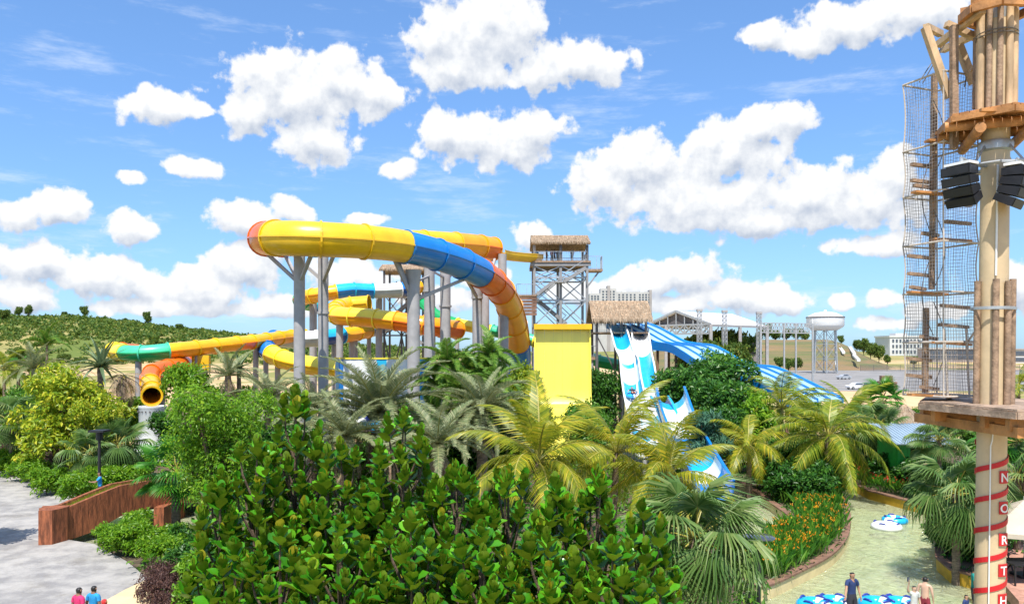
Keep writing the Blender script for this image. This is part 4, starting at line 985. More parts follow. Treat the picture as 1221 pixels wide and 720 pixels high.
def palm(key, name, label, x, y, z, s=1.0, n=18, el=(-.5, 1.2), rz=0, group=None, hz=1.0, seed=0, cat='palm tree', dead=0):
    fr, tr, h, lean = PALMS[key]; random.seed(seed*31+5)
    t = thing(name, label, cat, (x, y, z), group); t.scale = (s, s, s); t.rotation_euler.z = rz
    link_mesh('trunk', tr, t, scale=(1, 1, hz))
    for k in range(n):
        f = k/(n-1) if n > 1 else .5; e = el[1]+(el[0]-el[1])*f**.8; az = k*2.399+random.uniform(-.25, .25)
        me, ms = random.choice(fr); sc = random.uniform(.86, 1.08)*(1-.22*(1-f)*0)
        if dead and k >= n-dead: me, ms = DEAD[0]
        o = link_mesh('frond', me, t, (lean, 0, h*hz), (random.uniform(-.25,.25), -e, az), (sc, sc, sc)); st = link_mesh('stem', ms, o)
    return t
co = [frond_mesh('frond', 3.0, .25, b, 46, .72, .055, 'coco', .10, .9, seed=k, stem=.035) for k, b in enumerate((.9, 1.3, 1.7, 1.1))]
co2 = [frond_mesh('frond', 3.0, .25, b, 46, .75, .055, 'coco_green', .15, .85, seed=k+10, stem=.035) for k, b in enumerate((.8, 1.3, 1.7, 1.1))]
dt = [frond_mesh('frond', 2.7, .15, b, 84, .46, .034, 'date', .6, .35, seed=k+20, stem=.03, bare=.05) for k, b in enumerate((.6, .95, 1.2))]
ft = [frond_mesh('frond', 1.9, .2, b, 80, .55, .05, 'foxtail', .9, .6, seed=k+30, stem=.03, bare=.05) for k, b in enumerate((.9, 1.3, 1.7))]
DEAD = [frond_mesh('frond', 2.0, -.6, .9, 36, .40, .035, 'dry', .2, 1.2, seed=44, stem=.03)]
fans = [fan_mesh('frond', 1.0, .85, 34, 'fan', 0, dr, k, 290) for k, dr in enumerate((.15, .45, .8))]
fansd = [fan_mesh('frond', 1.15, 1.0, 38, 'fan', 0, dr, k+8, 290, .38) for k, dr in enumerate((.5, .9, 1.1))]
fansb = [fan_mesh('frond', .8, .75, 28, 'fan_bright', 0, dr, k+4, 250) for k, dr in enumerate((.1, .3, .5))]
bl = []
for k in range(3):
    m = MB(); L = 1.6; b = .15+.2*k; v = []
    for i in range(7): t = i/6; w = .10*(1-t**2)+.004; v += [(L*t, -w, -b*L*t*t+.05*(1-t)), (L*t, 0, -b*L*t*t), (L*t, w, -b*L*t*t+.05*(1-t))]
    m.add(v, [(i*3+j, i*3+j+1, (i+1)*3+j+1, (i+1)*3+j) for i in range(6) for j in range(2)]); e = MB().tube([(0,0,-.02),(.3,0,-.02)], .02, 4)
    bl.append((m.mesh('frond', M['agave']), e.mesh('stem', M['frond_stem'])))
palm_proto('coco', co, 4.2, .17, .10, .25); palm_proto('coco_green', co2, 3.9, .17, .10, -.1); palm_proto('date', dt, 2.2, .26, .22); palm_proto('foxtail', ft, 6.0, .12, .08)
palm_proto('fan', fans, 2.6, .13, .10); palm_proto('fan_droop', fansd, 2.2, .15, .12); palm_proto('fan_bright', fansb, 3.2, .16, .12); palm_proto('blade', bl, 1.6, .16, .14)
palm_proto('dry', DEAD, 3.4, .13, .09)

def pl(px, d): return X(px, d), d
def put_palm(key, name, label, px, cpy, d, s=1.0, zb=.28, **k):
    """crown centre at photo row cpy when standing at distance d"""
    x, y = pl(px, d); h = PALMS[key][2]*s; hz = max(.15, (Zp(cpy, d)-zb)/h)
    return palm(key, name, label, x, y, zb, s, hz=hz, **k)
# coconut palms
put_palm('coco', 'coconut_palm', 'yellowing coconut palm standing just in front of the bright yellow wall slide', 642, 552, 24, 1.0, n=19, el=(-.35,1.35), seed=1, rz=1.6)
put_palm('coco', 'coconut_palm', 'yellowing coconut palm leaning between the yellow wall slide and the white chutes', 728, 540, 27, 1.02, n=18, el=(-.3,1.3), seed=2, rz=.4)
put_palm('coco', 'coconut_palm', 'yellowing coconut palm with upright fronds in front of the blue slide mouth', 806, 570, 25, .92, n=17, el=(-.35,1.4), seed=3, rz=2.6)
put_palm('coco_green', 'coconut_palm', 'coconut palm with arching yellow-green fronds on the flower island', 988, 520, 47, 1.55, zb=.4, n=22, el=(-.55,1.25), seed=4, rz=.9)
put_palm('coco_green', 'coconut_palm', 'tall coconut palm behind the flower island, beside the dark trees', 930, 486, 55, 1.5, n=18, el=(-.4,1.2), seed=5, rz=2.1)
put_palm('coco_green', 'coconut_palm', 'coconut palm half hidden behind the island palm, below the asphalt lot', 1018, 492, 56, 1.05, n=16, el=(-.3,1.2), seed=6, rz=.2, zb=.4)
put_palm('coco', 'coconut_palm', 'yellow coconut palm with hanging fronds behind the dark bushes', 893, 530, 46, 1.15, n=15, el=(-.5,1.0), seed=7, rz=1.2)
# silver date palms
put_palm('date', 'date_palm', 'large silver-green date palm with stiff spiky fronds below the blue basin', 452, 494, 40, 1.65, n=84, el=(-.85,1.35), seed=8, dead=20)
put_palm('date', 'date_palm', 'silver-green date palm crowded against the foxtail palms', 575, 490, 41, 1.25, n=60, el=(-.8,1.2), seed=9, dead=9)
put_palm('date', 'date_palm', 'short grey date palm among dry fronds behind the fig leaves', 522, 528, 34, 1.15, n=42, el=(-.8,1.0), seed=10, dead=16)
put_palm('date', 'date_palm', 'grey date palm right of the rounded bright green tree', 372, 492, 44, 1.25, n=44, el=(-.7,1.1), seed=11, dead=14)
put_palm('date', 'date_palm', 'grey date palm with dry skirt close behind the tallest fig', 412, 520, 36, 1.1, n=40, el=(-.8,1.1), seed=13, dead=14)
put_palm('date', 'date_palm', 'dusty date palm below the low yellow tube bend', 322, 476, 50, 1.15, n=40, el=(-.7,1.2), seed=14, dead=10)
put_palm('date', 'date_palm', 'silvery date palm under the long yellow and green tube', 272, 448, 62, 1.1, n=22, el=(-.4,1.2), seed=12, dead=4)
# foxtail palms
for i, (px, cy, d, s) in enumerate(((534,432,46,1.1),(560,442,47,1.05),(584,424,48,1.15),(545,464,44,1.0),(592,460,45,.95),(520,456,47,.95))):
    put_palm('foxtail', 'foxtail_palm', 'dark feathery foxtail palm in the clump right of the grey columns', px, cy, d, s, n=26, el=(-1.2,1.3), seed=20+i, rz=i, group='foxtail palms right of the columns')
# fan palms
put_palm('fan_bright', 'fan_palm', 'glossy green fan palm with brown trunk in front of the brown bridge', 210, 562, 37, 1.4, n=20, el=(-.8,1.2), seed=30)
put_palm('fan_droop', 'fan_palm', 'big grey-green fan palm with drooping split leaves beside the fig trees', 828, 642, 20, .98, n=26, el=(-.9,1.2), seed=31)
put_palm('fan_droop', 'fan_palm', 'drooping grey-green fan palm next to the cream parasol, left of the red-striped pole', 1140, 588, 30, 1.02, zb=.4, n=26, el=(-1.1,1.1), seed=32)
put_palm('fan', 'fan_palm', 'slim fan palm in front of the green hut', 1120, 524, 44, 1.05, zb=.4, n=20, el=(-.8,1.2), seed=33)
put_palm('fan', 'fan_palm', 'pale fan palm left of the green hut', 1050, 512, 52, 1.15, zb=.4, n=20, el=(-.8,1.2), seed=34)
put_palm('fan', 'fan_palm', 'pale fan palm beside the island coconut palm, under the thatched shelter', 1036, 508, 54, 1.3, zb=.4, n=18, el=(-.7,1.2), seed=35)
put_palm('fan_bright', 'fan_palm', 'vivid green fan palm rising behind the thatched shelter', 1052, 480, 62, 1.5, n=14, el=(-.3,1.3), seed=36)
put_palm('fan_bright', 'fan_palm', 'vivid green fan palm right of the cream pole, under the timber deck', 1216, 528, 34, 1.3, zb=.4, n=16, el=(-.6,1.3), seed=37)
put_palm('coco_green', 'coconut_palm', 'palm crown showing right of the pole above the timber deck', 1216, 462, 58, 1.1, n=14, el=(-.4,1.2), seed=38)
put_palm('fan', 'fan_palm', 'leafy fan palm right of the pole, beside the cream parasol', 1212, 570, 33, 1.2, zb=.4, n=18, el=(-.9,1.2), seed=39)
put_palm('fan', 'fan_palm', 'feathery fan palm behind the black lamp post', 140, 530, 49, 1.25, n=20, el=(-1.0,1.1), seed=40)
put_palm('fan', 'fan_palm', 'small fan palm at the near foot of the golden tree', 108, 540, 48, 1.1, n=18, el=(-.9,1.1), seed=41)
put_palm('fan', 'fan_palm', 'fan palm at the far left of the plaza hedge', 14, 505, 54, 1.4, n=20, el=(-.9,1.1), seed=42)
put_palm('fan_bright', 'fan_palm', 'small dark green fan palm behind the golden tree', 22, 443, 74, 1.2, n=12, el=(-.5,1.2), seed=43)
put_palm('coco_green', 'coconut_palm', 'small coconut palm at the left edge of the garden', 6, 440, 70, 1.1, n=12, el=(-.2,1.2), seed=44)
put_palm('blade', 'yucca', 'spiky blue-green yucca with upright blades left of the green tube end', 120, 437, 62, 1.7, n=34, el=(-.2,1.45), seed=45, cat='plant')
put_palm('blade', 'yucca', 'spiky yucca between the long yellow tube and the bright green tree', 285, 440, 64, 1.2, n=26, el=(-.2,1.45), seed=46, cat='plant')
put_palm('dry', 'dead_palm', 'dead palm with hanging grey fronds beside the white drum', 146, 447, 63, 1.3, n=22, el=(-.5,.9), seed=47)
put_palm('date', 'date_palm', 'grey-green date palm at the foot of the left hill, above the golden tree', 40, 440, 70, 1.2, n=30, el=(-.6,1.2), seed=51, dead=8)
put_palm('dry', 'dead_palm', 'withered grey palm crown behind the golden tree', 84, 442, 66, 1.2, n=18, el=(-.3,.9), seed=48)
put_palm('dry', 'dead_palm', 'withered grey palm crown above the bright green round tree', 228, 468, 52, 1.1, n=18, el=(-.4,.9), seed=49)
put_palm('foxtail', 'foxtail_palm', 'slim dark palm standing before the bare hillside', 56, 412, 76, 1.3, n=10, el=(.2,1.4), seed=50)

def put_tree(key, name, label, px, topy, d, zb=.28, s=None, rz=0, group=None, wpx=None, cat='tree'):
    h = TREES[key][2]; sz = (Zp(topy, d)-zb)/h; s = s or sz
    return tree(key, name, label, cat, X(px,d), d, zb, s, sz, rz, group)
put_tree('bright', 'leafy_tree', 'rounded bright green tree with fine drooping leaves behind the figs', 266, 450, 31, s=1.0, rz=.4)
put_tree('gold', 'golden_tree', 'broad tree with yellow-green leaves beside the plaza hedge', 80, 438, 52, s=1.12)
put_tree('gold', 'golden_tree', 'narrow golden-leaved tree close to the black lamp post', 118, 478, 50, s=.62, rz=2)
put_tree('mid2', 'leafy_tree', 'bright green tree hiding part of the orange tube above the white drum', 228, 428, 64, s=.95, rz=1)
put_tree('lime', 'leafy_tree', 'yellow-green tree touching the left edge of the yellow wall slide', 620, 418, 53, s=.85)
put_tree('lime', 'leafy_tree', 'low lime-green tree at the foot of the yellow wall slide', 640, 462, 44, s=.7, rz=1.5)
for i, (k, px, ty, d, s, lb) in enumerate((
  ('dark',718,434,68,.6,'dark green tree right of the yellow wall slide'),('dark',822,432,62,1.0,'dark green tree under the striped mat slide, nearest its posts'),('mid',800,436,70,.8,'mid green tree right of the two white body slides'),
  ('dark',852,420,64,1.15,'tall dark green tree overlapping the striped mat slide'),('dark',868,446,56,.95,'dark green tree below the striped mat slide bend'),('mid2',893,458,54,.9,'bright green rounded tree beside the dark trees'),
  ('dark',858,478,50,.8,'dark leafy tree behind the white chute'),('mid',866,408,72,.9,'green tree rising above the striped mat slide'),
  ('blue',842,486,46,.9,'bluish narrow-leaved tree right of the white chute'),('dark',950,520,50,.9,'dark green tree in the middle of the flower island'),('lime',838,462,60,.7,'small lime tree between the white chute and dark trees'),
  ('mid',700,470,50,.7,'mid green tree at the right foot of the yellow wall slide'),('mid',495,470,52,.8,'mid green tree left of the foxtail palms'),('mid2',320,470,56,.8,'bright tree below the low blue and yellow tube bend'),
  ('mid',1085,480,64,.8,'green tree behind the thatched shelter roof'),('mid2',960,462,66,.8,'bright green tree under the end of the mat slide'),('mid',1200,480,60,1.0,'green tree right behind the cream pole'),
  ('mid',1170,500,56,.9,'green tree behind the timber deck'),('lime',440,470,60,.6,'lime tree peeping out behind the silver date palm'),
  ('mid',500,488,42,.8,'mid green tree behind the figs, below the foxtail palms'),('dark',560,492,44,.9,'dark green tree under the foxtail palm trunks'),('mid2',600,478,46,.8,'bright green tree left of the lime-green trees'),('dark',330,500,40,.8,'dark green tree filling the gap below the two grey columns'),('mid',430,520,46,.8,'mid green tree behind the silver date palm'),('mid',-64,490,34,.75,'tree beside the plaza'),('mid',38,446,68,.8,'green tree between the slim dark palm and the golden tree'),('lime',-6,446,72,.8,'lime-green tree behind the small coconut palm at the left edge'),('mid2',98,450,70,.7,'bright tree in front of the spiky yucca'),('mid2',152,470,66,.7,'bright green tree between the dead palm and the golden tree'),('dark',205,486,58,.7,'dark tree right of the white drum'),('mid',250,452,68,.8,'green tree under the long yellow tube'),('mid2',300,456,66,.7,'bright tree left of the low blue tube bend'),('mid',345,466,62,.8,'green tree at the foot of the two grey columns'),('mid',60,470,62,.9,'green tree behind the golden tree'),('mid2',10,470,62,.9,'bright tree behind the palms at the left edge'))):
    put_tree(k, 'leafy_tree', lb, px, ty, d, s=s*(Zp(ty,d)-.28)/TREES[k][2]*.5+s*.5, rz=i*1.3)
# shrubs
def put_shrub(key, label, px, py, d=None, s=1.0, z=.28, group=None, name='shrub', sz=None, rz=0):
    d = d or gd(py, z); return tree(key, name, label, 'shrub', X(px,d), d, z, s, sz or s, rz, group)
for i, (px, py) in enumerate(((132,648),(150,655),(168,652),(186,664),(200,652),(158,640))):
    put_shrub('shrub', 'bright green fern-like shrub at the foot of the brown bridge', px, py+8, s=.62+.08*(i%3), rz=i, group='shrubs by the bridge')
for i, (px, py) in enumerate(((214,676),(228,690),(240,712),(222,664),(236,735),(250,700),(205,668))):
    put_shrub('shrub_dark' if i % 2 else 'shrub', 'feathery green shrub between the purple shrubs and the fig trees', px, py, s=.62+.1*(i%3), rz=i, group='green shrubs beside the figs')
for i, (px, py) in enumerate(((196,700),(205,716),(212,735),(190,712),(222,720))):
    put_shrub('hedge', 'dark purple-brown spiky shrub at the edge of the plaza', px, py, s=.62, sz=.85, rz=i, group='purple shrubs at the plaza edge')
for i in range(13):
    t = i/12; px = -18+t*165; py = 538+ (t*1.0)**1.3*50
    put_shrub('hedge', 'low dark purple hedge shrub along the far kerb of the plaza', px, py-4, s=1.0, sz=.9+.2*(i%2), rz=i*.7, group='low hedge along the plaza kerb')
for i, (px, d, s) in enumerate(((55,47,.9),(66,47.5,.8),(95,44,1.0),(126,47,1.0),(150,47,1.0),(30,52,1.0),(5,54,1.0),(166,52,1.0),(45,50,.9))):
    put_shrub('shrub', 'bright green shrub behind the low purple hedge', px, 0, d, s, rz=i, group='green shrubs behind the hedge')
for i, (px, py) in enumerate(((910,575),(925,585),(940,598),(955,590),(965,575),(945,570),(970,600),(930,568),(985,590))):
    put_shrub('shrub_dark', 'dark leafy shrub under the palm on the flower island', px, py, s=1.0, z=.42, rz=i, group='dark shrubs on the flower island')
for i, (px, py) in enumerate(((1000,556),(1015,560),(1035,566),(1060,578),(1085,584),(1110,590),(1130,600),(1020,548),(1150,600),(1045,560),(1170,612))):
    put_shrub('shrub_dark', 'dark leafy shrub on the garden bank by the green hut', px, py, s=.9, z=.44, rz=i, group='dark shrubs on the garden bank')
for i, (px, py) in enumerate(((1140,640),(1155,652),(1148,664),(1165,668),(1136,655),(1178,660))):
    put_shrub('shrub_dark', 'dark leafy shrub below the drooping fan palm', px, py, s=.85, z=.44, rz=i*2, group='shrubs below the drooping fan palm')
# heliconia clumps with flowers
def heli_mesh(seed, fl, fm):
    random.seed(seed); m = MB(); f = MB(); st = MB()
    for k in range(60):
        b = Vector((random.uniform(-.45,.45), random.uniform(-.45,.45), 0)); h = random.uniform(.5, 1.0); d = Vector((random.uniform(-.5,.5), random.uniform(-.5,.5), 1)).normalized()
        p = b+d*h*.4; s = d.cross(rdir()).normalized(); n = s.cross(d); w = random.uniform(.035,.06); tip = p+d*h*.75+Vector((d.x,d.y,-.2))*h*.25
        q = p+d*h*.4
        m.add([p, q+s*w+n*.02, tip, q-s*w+n*.02], [(0,1,2),(0,2,3)]); st.add([b-s*.008, b+s*.008, p], [(0,1,2)])
    for k in range(fl):
        p = Vector((random.uniform(-.5,.5), random.uniform(-.5,.5), random.uniform(.65, 1.0)))
        for _ in range(4): leaf_tri(f, p+rv(.03), rdir(), rdir()+Vector((0,0,.6)), .11, .05)
    return m.mesh('foliage', M['heli']), f.mesh('flowers', M[fm]), st.mesh('stems', M['heli'])
H1 = [heli_mesh(s, 4, 'flower') for s in (1,2,3)]; H2 = [heli_mesh(s, 6, 'flower_red') for s in (4,5)]
def heli(px, py, z, s, hs, label, group, i):
    p = gr(px, py, z); t = thing('heliconia_plant', label, 'plant', p, group); t.scale = (s,s,s); t.rotation_euler.z = i*1.7
    a, b, c = hs[i % len(hs)]; link_mesh('foliage', a, t); link_mesh('flower', b, t)['kind'] = 'stuff'; link_mesh('stem', c, t)
random.seed(5); k = 0
def inside(p, poly):
    c = False; j = len(poly)-1
    for i in range(len(poly)):
        if (poly[i][1] > p[1]) != (poly[j][1] > p[1]) and p[0] < (poly[j][0]-poly[i][0])*(p[1]-poly[i][1])/(poly[j][1]-poly[i][1])+poly[i][0]: c = not c
        j = i
    return c
for row in range(598, 690, 7):
    for px in range(900, 1010, 12):
        q = (px+random.uniform(-4,4), row+random.uniform(-3,3)); g = gr(q[0], q[1], .44)
        if all(inside((g.x+dx, g.y+dy), I1) for dx, dy in ((.22,0),(-.22,0),(0,.25),(0,-.25))):
            heli(q[0], q[1], .42, .95, H1, 'heliconia clump with orange flowers on the curved flower island', 'heliconias on the flower island', k); k += 1
for i in range(22):
    t = i/21; heli(1008+t*96, 572+t*25-(i%2)*6, .45, .85, H2, 'heliconia clump with red flowers along the ochre river wall', 'heliconias along the river wall', i)

# ---- fiddle-leaf figs in front: the outer leaves are parts, the rest one mesh
def fig_leaf(L, W, cup, seed):
    random.seed(seed); v = []; n = 5
    for i in range(n+1):
        t = i/n; w = W*.5*(math.sin(math.pi*min(1, t*.86+.10))**.8)*(.55+.6*t) if i < n else .12*W
        z = cup*L*t*t; wav = .06*W*math.sin(i*2.1+seed)
        v += [(L*t, -w, z+w*.45+wav), (L*t, 0, z), (L*t, w, z+w*.45-wav)]
    return v, [(i*3+j, (i+1)*3+j, (i+1)*3+j+1, i*3+j+1) for i in range(n) for j in range(2)]
FL = [fig_leaf(.37, .33, c, s) for s, c in ((1,.10),(2,.24),(3,-.06))]
FLM = [MB().add(v, f).mesh('leaf', M['fig'], 'all') for v, f in FL]
FLY = [MB().add(v, f).mesh('leaf', M['fig_young'], 'all') for v, f in FL]
def fig_tree(px, d, topy, w, seed, label, group):
    random.seed(seed); x, y = X(px,d), d; zt = Zp(topy, d); zb = .28; H = zt-zb
    t = thing('fiddle_leaf_fig', label, 'tree', (x, y, zb), group)
    tr = MB(); tr.tube([(0,0,-.2),(.05,0,H*.25),(0,.05,H*.5),(0,0,H*.8)], [.11,.09,.06,.03], 8)
    fol = MB(); cnt = 0; shoots = [(0, 0, H)]; z = H-.34; lev = 0
    while z > max(.9, H-4.3):
        f = (H-z)/3.0; r = w*min(1, (f+.04)**.55)*(1 if f < 1 else max(.55, 1.25-.25*f)); n = max(3, int(2*math.pi*r/.60)); a0 = random.uniform(0, 6)
        for k in range(n):
            a = a0+k*2*math.pi/n+random.uniform(-.2,.2); rr = r*random.uniform(.80, 1.12)
            shoots.append((rr*math.cos(a), rr*math.sin(a), z+random.uniform(-.22,.24)))
        if r > .8:
            for k in range(3): a = random.uniform(0, 6.28); shoots.append((r*.45*math.cos(a), r*.45*math.sin(a), z+.1))
        z -= .56; lev += 1
    for (cx, cy, top) in shoots:
        ln = random.uniform(.34, .58); tilt = Vector((cx, cy, 0))*.22+rv(.12); tilt.z = 0
        b = Vector((cx, cy, top-ln)); tr.tube([Vector((cx*.15,cy*.15,max(.1,top-ln-.9))), b-Vector((cx,cy,0))*.15-Vector((0,0,.25)), b+tilt*ln+Vector((0,0,ln))], [.035,.025,.010], 4)
        nl = random.randint(11, 14); front = cy < w*.3; big = random.uniform(.88, 1.1)
        for i in range(nl):
            f = i/(nl-1); p = b+Vector((0,0,ln*f))+tilt*ln*f; az = i*2.399+cx*7; el = R(24+58*f**1.1+random.uniform(-9,9)); sc = big*(1.08-.45*f)*random.uniform(.88,1.1)
            rot = Matrix.Rotation(az, 4, 'Z') @ Matrix.Rotation(-el, 4, 'Y') @ Matrix.Rotation(random.uniform(-.25,.25), 4, 'X')
            j = random.randrange(3)
            if front and f > .4 and cnt < 280 and random.random() < .55:
                o = link_mesh('leaf', FLY[j] if (f > .80 and random.random() < .5) or random.random() < .04 else FLM[j], t); o.matrix_local = Matrix.Translation(p) @ rot @ Matrix.Diagonal((sc,sc,sc,1)); cnt += 1
            else:
                v, fa = FL[j]; fol.add([p+(rot @ Vector(q))*sc for q in v], fa)
    o = link_mesh('foliage', fol.mesh('foliage', M['fig'], 'all'), t); o['kind'] = 'stuff'
    link_mesh('trunk', tr.mesh('trunk', M['trunk'], True), t)
FG = 'fiddle-leaf fig tree with upright whorls of big glossy cupped leaves'
figs = [(352,19.8,466,.85,'tallest fiddle-leaf fig, rising in front of the two grey slide columns'),(306,18.8,528,.95,None),(262,18.2,566,.62,'fiddle-leaf fig with yellowish leaf tips beside the brown footbridge palm'),(408,19,528,1.0,None),(480,18.8,492,1.05,'tall fiddle-leaf fig standing before the silver date palm'),(545,18.2,556,1.1,None),(606,18,560,1.05,None),
        (664,17.8,574,.62,'slender fiddle-leaf fig overlapping the trunk of the yellowing coconut palm'),(712,17.9,560,.60,'slender fiddle-leaf fig beside the big drooping fan palm, before the coconut fronds'),(768,17.2,604,.85,None),
        (334,16,632,1.05,None),(405,15.7,622,1.25,None),(490,15.6,618,1.25,None),(575,15.5,630,1.25,None),(655,15.3,640,1.2,None),(730,15.1,650,1.15,None),(788,15.0,690,.9,None),(280,16.6,652,.8,None)]
for i, (px, d, ty, w, lb) in enumerate(figs): fig_tree(px, d, ty, w, 100+i, lb or FG, 'fiddle-leaf figs in the foreground')

# ---- ground cover that hides the soil of the beds
def ground_cover(poly, n, mt, seed, name, label, z=.28, hmax=.7, s=.26):
    random.seed(seed); m = MB(); xs = [p[0] for p in poly]; ys = [p[1] for p in poly]
    while n > 0:
        p = (random.uniform(min(xs),max(xs)), random.uniform(min(ys),max(ys)))
        if not inside(p, poly): continue
        q = Vector((p[0], p[1], z-.02)); h = hmax*(.35+.65*(math.sin(p[0]*1.3)*math.sin(p[1]*.9)*.5+.5))
        for _ in range(5): leaf_tri(m, q+Vector((random.uniform(-.3,.3), random.uniform(-.3,.3), random.uniform(0, h))), (rv(.7)+Vector((0,0,1))).normalized(), rdir(), s*random.uniform(.7,1.4), s*.45)
        n -= 5
    tag(m.build(name, M[mt]), label, 'ground cover', kind='stuff')
vis = [(-24,66),(-13,33),(-9,26),(-7,18),(6,18),(9,26),(11,34),(14,50),(11,62)]
ground_cover([p for p in bedB], 26000, 'lf_mid', 3, 'ground_cover', 'mixed green undergrowth covering the central planting bed', s=.3)
ground_cover(bedA, 14000, 'lf_mid', 4, 'ground_cover', 'green undergrowth behind the plaza hedge', hmax=.9, s=.32)
ground_cover([(p[0], p[1]) for p in BK], 9000, 'lf_dark', 6, 'ground_cover', 'dark undergrowth on the garden bank beside the river', .46, .5)
ground_cover(I1, 2500, 'lf_dark', 7, 'ground_cover', 'dark undergrowth between the flowers of the island', .42, .35, .2)
# strip between park and open land
ground_cover([(-60,70.5),(60,70.5),(75,95),(-75,95)], 12000, 'lf_far', 8, 'ground_cover', 'low scrub behind the slides', .2, 1.4, .6)

# ---- hills: scrub and single trees on the skyline
random.seed(9); m = MB()
for k in range(2100):
    y = random.uniform(430, 830); px = random.uniform(-30, 560)*random.random()**.25; x = X(px, y); z = tz(x, y); r = random.uniform(1.2, 4.2)*(1 if y > 540 else .7)
    if y < 520 and random.random() < .6: continue
    for _ in range(26):
        d = rdir(); d.z = abs(d.z); leaf_tri(m, Vector((x,y,z))+Vector((d.x*r, d.y*r, d.z*r*.75)), (d+rv(.5)).normalized(), rdir(), r*.75, r*.55)
tag(m.build('hill_scrub', M['lf_far']), 'green scrub covering the hillside on the skyline', 'scrub', kind='stuff')
def hill_tree(px, d, s, key, lb, group, sz=None): x = X(px,d); tree(key, 'hill_tree', lb, 'tree', x, d, tz(x,d)-.3, s, sz or s, px, group)
for i, (px, d, s, sz) in enumerate(((22,760,.8,1.0),(34,740,.75,1.15),(4,700,.9,1.0),(101,770,.85,1.1),(176,740,.85,1.2),(214,700,.55,.7),(77,760,.6,.6),(150,780,.6,.5),(125,790,.5,.5))):
    hill_tree(px, d, s, ('far','far2')[i%3==2], 'single dark tree standing out on the left hill skyline', 'trees on the hill skyline', sz)
for i, (px, d, s) in enumerate(((21,420,.85),(34,430,.6),(72,430,.5),(80,440,.45),(140,430,.4),(160,440,.4),(185,450,.5),(92,420,.4),(205,470,.5),(48,400,.55))):
    hill_tree(px, d, s, 'far', 'rounded dark bush at the foot of the left hill', 'bushes at the foot of the hill')
for i, (px, d, s) in enumerate(((836,330,.9),(852,320,1.0),(868,318,1.0),(884,322,.9),(822,326,.8),(846,300,.8),(874,300,.75),(895,330,.6))):
    tree('far2', 'hill_tree', 'green tree in the belt between the stage hall and the striped slide', 'tree', X(px,d-110), d-110, .2, s*.85, s*1.35, i, 'trees by the stage hall')
for i, (px, d, s) in enumerate(((914,440,1.0),(925,445,.7),(938,445,.8),(950,442,.8),(960,440,.6),(905,440,.6),(1003,430,.45),(1022,450,.6),(1030,440,.8),(1038,430,.75),(1048,430,.8),(1058,430,.5))):
    x = X(px,d); e = 1-sstep(px, 985, 1066); tree('far', 'hill_tree', 'dark tree growing on top of the terraced hill', 'tree', x, d, .2+13.0*e-.3, s*.8, s*(.9 if px < 1000 else 1.1), i, 'trees on the terraced hill')
for i, (px, py) in enumerate(((930,444),(950,446),(1090,440),(940,447))):
    p = gr(px, py-2, .3); tree('far', 'hill_tree', 'round green bush on the bare orange ground', 'tree', p.x, p.y, .2, .45, .5, i, 'bushes on the bare ground')
# ------------------------------------------------------------------ cream pole with stripes and letters
DP = 16.2; cxp = X(1181, DP)-.0127*5.4; PR = .272; zb = -.46
def zq(py): return Zp(py, DP)
pole = thing('cream_pole', 'tall cream pole with red spiral stripes and red letter tiles reading NORTH', 'pole', (cxp, DP, zb)); pole.rotation_euler.y = .0127
MB().tube([(cxp,DP,zb),(cxp,DP,zq(480)),(cxp,DP,zq(165)),(cxp,DP,zq(-60))], [PR*1.05,PR*1.0,PR*.95,PR*.93], 40).build('shaft', M['cream_pole'], pole, True)
PHI = math.atan2(-DP, -cxp)
def onpole(th, z, r): return Vector((cxp+r*math.cos(PHI+th), DP+r*math.sin(PHI+th), z))
pitch = 36/F*DP; w_ = 6.2/F*DP
for k in range(-3, 11):
    vs = []; n = 24; z0 = zq(527+36*k)
    for i in range(n+1):
        th = -math.pi/2+2*math.pi*i/n; z = z0+pitch*i/n
        if k == -3: pass
        for r, dz in ((PR*1.05+.002,-w_/2),(PR*1.05+.012,-w_/2),(PR*1.05+.012,w_/2),(PR*1.05+.002,w_/2)): vs.append(onpole(th, z+dz, r))
    if z0+pitch > zq(516)+.3: continue
    MB().add(vs, [(i*4+j, (i+1)*4+j, (i+1)*4+(j+1)%4, i*4+(j+1)%4) for i in range(n) for j in range(4)]+[(0,1,2,3),(n*4+3,n*4+2,n*4+1,n*4)]).build('stripe', M['red_paint'], pole)
def text_mesh(s):
    c = bpy.data.curves.new('letter', 'FONT'); c.body = s; c.size = 1.0; c.extrude = .0; c.align_x = 'CENTER'; c.resolution_u = 3; c.offset = .018
    o = bpy.data.objects.new('letter', c); col.objects.link(o); dg = bpy.context.evaluated_depsgraph_get(); me = o.evaluated_get(dg).to_mesh()
    bm = bmesh.new(); bm.from_mesh(me); bmesh.ops.triangulate(bm, faces=bm.faces); bmesh.ops.subdivide_edges(bm, edges=[e for e in bm.edges if e.calc_length() > .18], cuts=2); bmesh.ops.triangulate(bm, faces=bm.faces)
    v = [tuple(x.co) for x in bm.verts]; f = [tuple(x.index for x in q.verts) for q in bm.faces]; bm.verts.index_update()
    v = [tuple(x.co) for x in bm.verts]; f = [tuple(x.index for x in q.verts) for q in bm.faces]
    bm.free(); o.evaluated_get(dg).to_mesh_clear(); bpy.data.objects.remove(o); return v, f
tc_ = R(50); hw = R(21.5)
